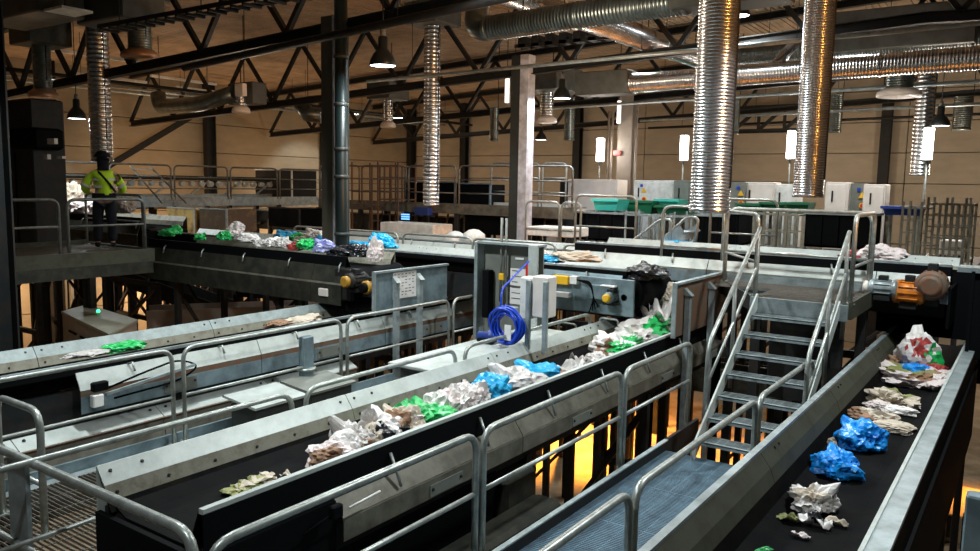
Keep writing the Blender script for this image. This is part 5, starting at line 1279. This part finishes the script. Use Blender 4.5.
crumple((-4.62, 5.07, 3.69), (.2,.17,.15), TR['white'], 'white torn bag with dark folds, left of the green film '+W, 9, spots=[(TR['black'], (.2,-.8,.1), .72)])
crumple((-4.62, 5.28, 3.69), (0.202,0.208,0.186), TR['cream'], 'cream and brown paper bag beside the green film '+W, 10, spots=[(TR['brown'], (.3,-.7,.5), .75)])
crumple((-4.62, 5.41, 3.69), (0.168,0.221,0.186), TR['green'], 'green bag behind the cream paper bag '+W, 11, spots=[(TR['pink'], (.5,-.5,.5), .8)])
crumple((-4.62, 5.7, 3.69), (0.246,0.208,0.139), TR['green'], 'bright green film lying right of the cream paper bag '+W, 12)
crumple((-4.62, 4.94, 3.69), (0.112,0.104,0.124), TR['cream'], 'crumpled brownish cream paper left of the black bag '+W, 13, cat='paper', name='paper_lump', knot=False)
for i, p in enumerate(((-4.62, 5.81, 3.69), (-4.62, 5.95, 3.69), (-4.62, 6.08, 3.69), (-4.62, 6.21, 3.69), (-4.62, 6.3, 3.69), (-4.62, 6.13, 3.69), (-4.62, 5.98, 3.69), (-4.62, 6.31, 3.69), (-4.62, 6.21, 3.69), (-4.62, 6.43, 3.69))):
    crumple(p, (.15,.16,.16), (TR['white'], TR['pink'], TR['white'])[i % 3], 'crumpled white paper in the cluster between the green film and the first blue bag', 20+i, cat='paper', name='paper_lump', knot=False, group='white crumpled papers before the blue bag', amp=.6)
crumple((-4.62, 6.45, 3.69), (0.101,0.117,0.124), TR['cream'], 'small cup-like tub with a brown edge left of the first blue bag', 31, cat='tub', name='small_tub', knot=False, spots=[(TR['brown'], (-.6,-.2,.6), .7)])
crumple((-4.62, 6.67, 3.69), (0.246,0.234,0.186), TR['cyan'], 'first light blue bag, left one '+W, 32)
crumple((-4.62, 7.19, 3.69), (0.314,0.273,0.186), TR['grey'], 'large clear grey bag between the two light blue bags '+W, 33)
crumple((-4.62, 7.61, 3.69), (0.291,0.286,0.171), TR['cyan'], 'second light blue bag, behind the clear grey bag '+W, 34)
scrap((-4.62, 7.88, 3.69), .16, .12, TR['white'], 'tiny white scrap right of the second light blue bag', 35)
scrap((-4.62, 8.24, 3.69), .30, .25, TR['brown'], 'flat brown and cream food scrap beyond the light blue bags', 36, m2=TR['cream'])
scrap((-4.62, 8.54, 3.69), .38, .28, TR['grey'], 'crumpled clear film beyond the brown scrap', 37, h=.2, cat='film', name='film_sheet')
scrap((-4.62, 8.83, 3.69), .34, .28, TR['grey'], 'second crumpled clear film, right of the first', 38, h=.18, cat='film', name='film_sheet')
crumple((-4.62, 9.09, 3.69), (0.146,0.156,0.093), TR['white'], 'small white crumple by the rim before the green and white bag', 39, cat='paper', name='paper_lump', knot=False)
crumple((-4.62, 9.61, 3.69), (0.291,0.338,0.186), TR['white'], 'round white bag with orange print and a green stripe', 40, spots=[(TR['brown'], (.2,-.7,.4), .85), (TR['green'], (.8,-.5,.3), .78)])
crumple((-4.62, 9.82, 3.69), (0.146,0.156,0.139), TR['green'], 'small bright green film on top of the round white bag', 41)
crumple((-4.62, 10.22, 3.69), (0.179,0.286,0.124), TR['green'], 'green film strip in front of the large white bag', 42)
crumple((-4.62, 10.67, 3.69), (0.403,0.468,0.248), TR['white'], 'large white bag in front of the brown hopper plate', 43, spots=[(TR['green'], (.75,-.1,.65), .82)])
crumple((-4.62, 11.22, 3.69), (0.246,0.286,0.217), TR['white'], 'white bag with green print against the brown hopper plate', 44, spots=[(TR['green'], (.2,-.3,.9), .72)])
scrap((-4.5, 10.9, 4.05), .5, .3, TR['grey'], 'torn clear film hanging at the discharge of the middle cross conveyor', 45, h=.5, cat='film', name='film_sheet')
crumple((-4.72, 11.6, 4.2), (.2,.15,.2), TR['cream'], 'pale torn carton piece at the discharge, left of the hopper plate', 46, cat='carton', name='carton_piece', knot=False)
crumple((-4.85, 11.1, 4.62), (.30,.40,.13), TR['black'], 'shiny black bag tumbling over the end of the middle cross conveyor', 47)
for i, (p, mm, l) in enumerate((((-4.72, 3.62, 3.69), 'leaf', 'largest yellow-green peel heap near the rim'), ((-4.75, 3.71, 3.69), 'leaf', 'yellow peel strip behind the peel heap'), ((-4.75, 3.83, 3.69), 'cream', 'dry leaf-like scrap right of the peel heap'), ((-4.72, 3.56, 3.69), 'leaf', 'green peel bits nearest to the camera'))):
    crumple(p, (.085,.07,.03), TR[mm], l+' '+W, 50+i, cat='peel', name='peel', knot=False, amp=1.0, sub=3, spots=[(TR['cream'], (.3,.2,.9), .88)])
scrap((-4.62, 3.91, 3.69), .09, .03, TR['white'], 'thin white stick-like scrap alone on the black belt '+W, 56, h=.02)
scrap((-4.62, 3.98, 3.69), .18, .08, TR['cream'], 'cream paper strip sticking out left of the brown-stained bag '+W, 57, h=.07)
# dark blue belt sheet at the far part of the main line
scrap((-4.62, 9.23, 3.69), .4, .9, TR['black'], 'dark film lying flat beside the green and white bag', 58, h=.1, cat='film', name='film_sheet')

# right line (belt z 3.55)
V = 'on the right line'
crumple((-1.24, 6.95, 3.62), (0.186,0.156,0.125), TR['blue'], 'lower bright blue bag, closer to the camera '+V, 60, sub=4)
crumple((-1.2, 7.87, 3.62), (0.198,0.213,0.15), TR['blue'], 'upper bright blue bag, lying behind the closer one '+V, 61, sub=4)
crumple((-1.44, 7.07, 3.62), (0.072,0.0438,0.0375), TR['blue'], 'twisted blue tip of the lower bright blue bag', 62, knot=False, cat='bag', name='bag_knot')
crumple((-1.41, 7.64, 3.62), (0.042,0.05,0.0625), TR['cream'], 'tiny cream scrap left of the upper blue bag', 63, cat='scrap', name='paper_scrap', knot=False)
crumple((-1.25, 8.72, 3.62), (0.24,0.138,0.1), TR['brown'], 'orange and cream paper behind the upper blue bag', 64, cat='paper', name='paper_lump', knot=False, spots=[(TR['cream'], (.6,0,.5), .35)])
crumple((-1.06, 8.61, 3.62), (0.24,0.125,0.0625), TR['cream'], 'cream paper strip running right of the upper blue bag', 65, cat='paper', name='paper_lump', knot=False)
crumple((-1.24, 6.07, 3.62), (0.138,0.125,0.106), TR['white'], 'white lace-like crumpled bag nearest to the camera '+V, 66, sub=4, amp=.6, spots=[(TR['cream'], (0,-.5,.7), .8)])
scrap((-1.32, 5.74, 3.62), .13, .10, TR['leaf'], 'khaki paper scrap left of the white lace-like bag', 67, h=.05)
scrap((-1.14, 5.76, 3.62), .24, .10, TR['white'], 'torn cream and black wrapper in front of the white lace-like bag', 68, h=.10, m2=TR['black'], cat='wrapper', name='wrapper')
scrap((-1.01, 5.87, 3.62), .14, .06, TR['cream'], 'cream wrapper tail pointing right', 69, h=.05, cat='wrapper', name='wrapper')
scrap((-1.17, 5.5, 3.62), .12, .05, TR['pink'], 'pinkish white strip closest to the camera', 70, h=.04)
crumple((-1.31, 5.08, 3.62), (0.024,0.075,0.025), TR['green'], 'small pointed bright green scrap at the bottom edge', 71, rot=-.5, cat='scrap', name='plastic_scrap', knot=False)
crumple((-1.18, 9.65, 3.62), (0.228,0.163,0.1), TR['cream'], 'crumpled pale green and cream paper '+V, 72, cat='paper', name='paper_lump', knot=False, amp=.6, spots=[(TR['leaf'], (.3,.3,.8), .8)])
crumple((-1.3, 9.34, 3.62), (0.12,0.1,0.0625), TR['pink'], 'small pink-white paper left of the pale green one', 73, cat='paper', name='paper_lump', knot=False)
crumple((-1.08, 9.32, 3.62), (0.192,0.0625,0.05), TR['white'], 'white flat strip below the pale green paper', 74, cat='scrap', name='paper_scrap', knot=False)
crumple((-1.16, 10.89, 3.62), (0.312,0.25,0.125), TR['pink'], 'mottled white and brown crumpled bag in the middle of the heap '+V, 75, amp=.55, spots=[(TR['brown'], (.4,-.3,.5), .8), (TR['leaf'], (-.1,-.1,.9), .8)])
crumple((-0.95, 11.39, 3.62), (0.156,0.15,0.125), TR['red'], 'red wrapper right of the mottled bag', 76, cat='wrapper', name='wrapper', knot=False)
crumple((-0.83, 10.96, 3.62), (0.156,0.35,0.125), TR['pink'], 'pinkish film leaning against the right rim', 77, cat='film', name='film_lump', knot=False)
crumple((-1.12, 11.0, 3.62), (.27,.16,.15), TR['blue'], 'flat bright blue bag below the white carrier bag', 78)
crumple((-1.3, 11.39, 3.62), (0.264,0.125,0.0625), TR['violet'], 'dark blue film strip left of the flat blue bag', 79, cat='film', name='film_lump', knot=False)
crumple((-1.16, 11.55, 3.64), (.25,.18,.34), TR['white'], 'white carrier bag with red print and a green patch', 80, sub=4, amp=.25, spots=[(TR['red'], (.05,-.75,.55), .91), (TR['green'], (.95,-.6,-.1), .82)])
crumple((-1.42, 11.5, 3.64), (.13,.12,.12), TR['brown'], 'reddish brown lump left of the white carrier bag', 81, cat='lump', name='paper_lump', knot=False)
crumple((-1.08, 12.0, 4.56), (.12,.12,.09), TR['cream'], 'pale round piece falling below the brown gear unit', 82, cat='lump', name='paper_lump', knot=False)
crumple((-2.14, 14.39, 3.62), (0.6,0.188,0.05), TR['pink'], 'pale debris left of the far end of the right line', 83, cat='debris', name='debris', knot=False) if False else None

# front cross conveyor (belt z 4.3) - waste showing above the rim
U = 'on the front cross conveyor'
for i, (p, sz, mm, l, cat) in enumerate((
    ((-14.87, 9.6, 4.81), (.2,.14,.10), 'green', 'green film at the left end', 'bag'), ((-15.01, 9.9, 4.83), (.12,.12,.10), 'green', 'second green film from the left', 'bag'),
    ((-13.78, 9.6, 4.78), (.12,.10,.08), 'green', 'small dark green piece left of centre', 'bag'), ((-13.01, 9.6, 4.83), (.17,.12,.10), 'green', 'vivid green piece before the pale bags', 'bag'),
    ((-12.99, 9.8, 4.9), (.14,.12,.14), 'pink', 'pinkish small bag right of the vivid green piece', 'bag'), ((-13.1, 10.0, 4.98), (.14,.12,.12), 'white', 'white peaked bag rising above the others', 'bag'),
    ((-12.15, 9.5, 4.84), (.28,.16,.10), 'white', 'long flat white bag', 'bag'), ((-11.73, 9.5, 4.77), (.18,.14,.09), 'grey', 'grey clear bag in the middle', 'bag'),
    ((-11.42, 9.5, 4.79), (.17,.14,.11), 'white', 'round white bag left of the second round one', 'bag'), ((-11.15, 9.5, 4.79), (.17,.14,.11), 'grey', 'round greyish bag before the red-marked piece', 'bag'),
    ((-10.83, 9.5, 4.77), (.16,.12,.09), 'red', 'red-marked piece', 'wrapper'), ((-10.52, 9.5, 4.81), (.22,.16,.11), 'green', 'bright green bag near the right end', 'bag'),
    ((-10.12, 9.5, 4.78), (.22,.16,.14), 'violet', 'blue and white striped film near the right end', 'film'), ((-9.61, 9.5, 4.75), (.34,.2,.11), 'black', 'black lumpy bag at the right end', 'bag'),
    ((-9.23, 9.5, 4.77), (.24,.18,.12), 'black', 'second black bag at the discharge', 'bag'), ((-8.71, 9.3, 4.74), (.10,.12,.22), 'pink', 'tall crumpled pale lump above the yellow-capped motor', 'lump'))):
    crumple(p, sz, TR[mm], l+' '+U, 100+i, cat=cat, name='bag' if cat == 'bag' else cat)
# middle cross conveyor
U = 'on the middle cross conveyor'
for i, (p, sz, mm, l, cat) in enumerate((
    ((-13.16, 11.3, 4.74), (.3,.2,.12), 'cyan', 'turquoise and white film at the left', 'film'), ((-12.7, 11.2, 4.75), (.22,.16,.10), 'green', 'green and white bag next to the turquoise film', 'bag'),
    ((-12.44, 11.1, 4.7), (.2,.16,.10), 'cream', 'cream bag in front of the peaked white one', 'bag'), ((-12.27, 11.3, 4.76), (.26,.18,.15), 'white', 'peaked white bag before the dark column', 'bag'),
    ((-11.82, 11.1, 4.74), (.2,.14,.10), 'cyan', 'small blue piece just left of the dark column', 'film'), ((-10.88, 11.2, 4.71), (.32,.16,.08), 'cyan', 'low light blue film left of the peaked one', 'film'),
    ((-10.45, 11.3, 4.77), (.26,.18,.16), 'cyan', 'peaked light blue film right of the green pipe', 'film'), ((-10.17, 11.2, 4.75), (.2,.14,.08), 'cyan', 'light blue film tail at the right of the peaked one', 'film'),
    ((-6.11, 11.2, 4.79), (.42,.2,.09), 'cream', 'cream crumpled bag right of the open cabinet', 'bag'), ((-6.56, 11.2, 4.74), (.22,.16,.07), 'cyan', 'turquoise bag next to the cream one', 'bag'),
    ((-6.88, 11.4, 4.74), (.12,.14,.13), 'white', 'white lump close to the open cabinet post', 'lump'))):
    crumple(p, sz, TR[mm], l+' '+U, 130+i, cat=cat, name='bag' if cat == 'bag' else cat)
crumple((-5.41, 13.6, 4.89), (.34,.22,.10), TR['cyan'], 'light blue bag between the handrails of the crossover steps', 150)
U = 'behind the platform'
for i, (p, sz, mm, l, cat) in enumerate((((-3.04, 12.6, 4.94), (.36,.2,.06), 'pink', 'flat pinkish sheet in the middle', 'sheet'), ((-2.23, 12.5, 4.97), (.14,.12,.10), 'red', 'red piece left of the platform corner post', 'wrapper'),
    ((-1.82, 12.5, 5.01), (.3,.2,.14), 'pink', 'white and red bag right of the platform corner post', 'bag'))):
    crumple(p, sz, TR[mm], l+' '+U, 160+i, cat=cat, name='bag' if cat == 'bag' else cat, knot=False)
crumple((-9.05, 5.2, 3.9), (.13,.26,.07), TR['green'], 'green bag alone on the left line', 170)
crumple((-9.05, 4.76, 3.91), (.13,.24,.04), TR['grey'], 'flat greyish film left of the green bag on the left line', 171, cat='film', name='film_lump', knot=False)
crumple((-9.05, 7.56, 3.88), (.13,.2,.05), TR['brown'], 'brown lump on the left line before the hopper plate', 172, cat='lump', name='paper_lump', knot=False)
crumple((-9.05, 8.0, 3.86), (.14,.36,.06), TR['cream'], 'cream bag on the left line before the hopper plate', 173)
crumple((-21.02, 10.8, 5.28), (.3,.3,.35), TR['cream'], 'tall cream paper heap left of the worker', 174, cat='heap', name='paper_heap', knot=False)
crumple((-20.42, 10.8, 5.25), (.5,.3,.12), TR['pink'], 'low pale heap left of the worker', 175, cat='heap', name='paper_heap', knot=False)
crumple((-18.68, 10.8, 5.33), (.35,.3,.2), TR['grey'], 'whitish heap just right of the worker', 176, cat='heap', name='paper_heap', knot=False)
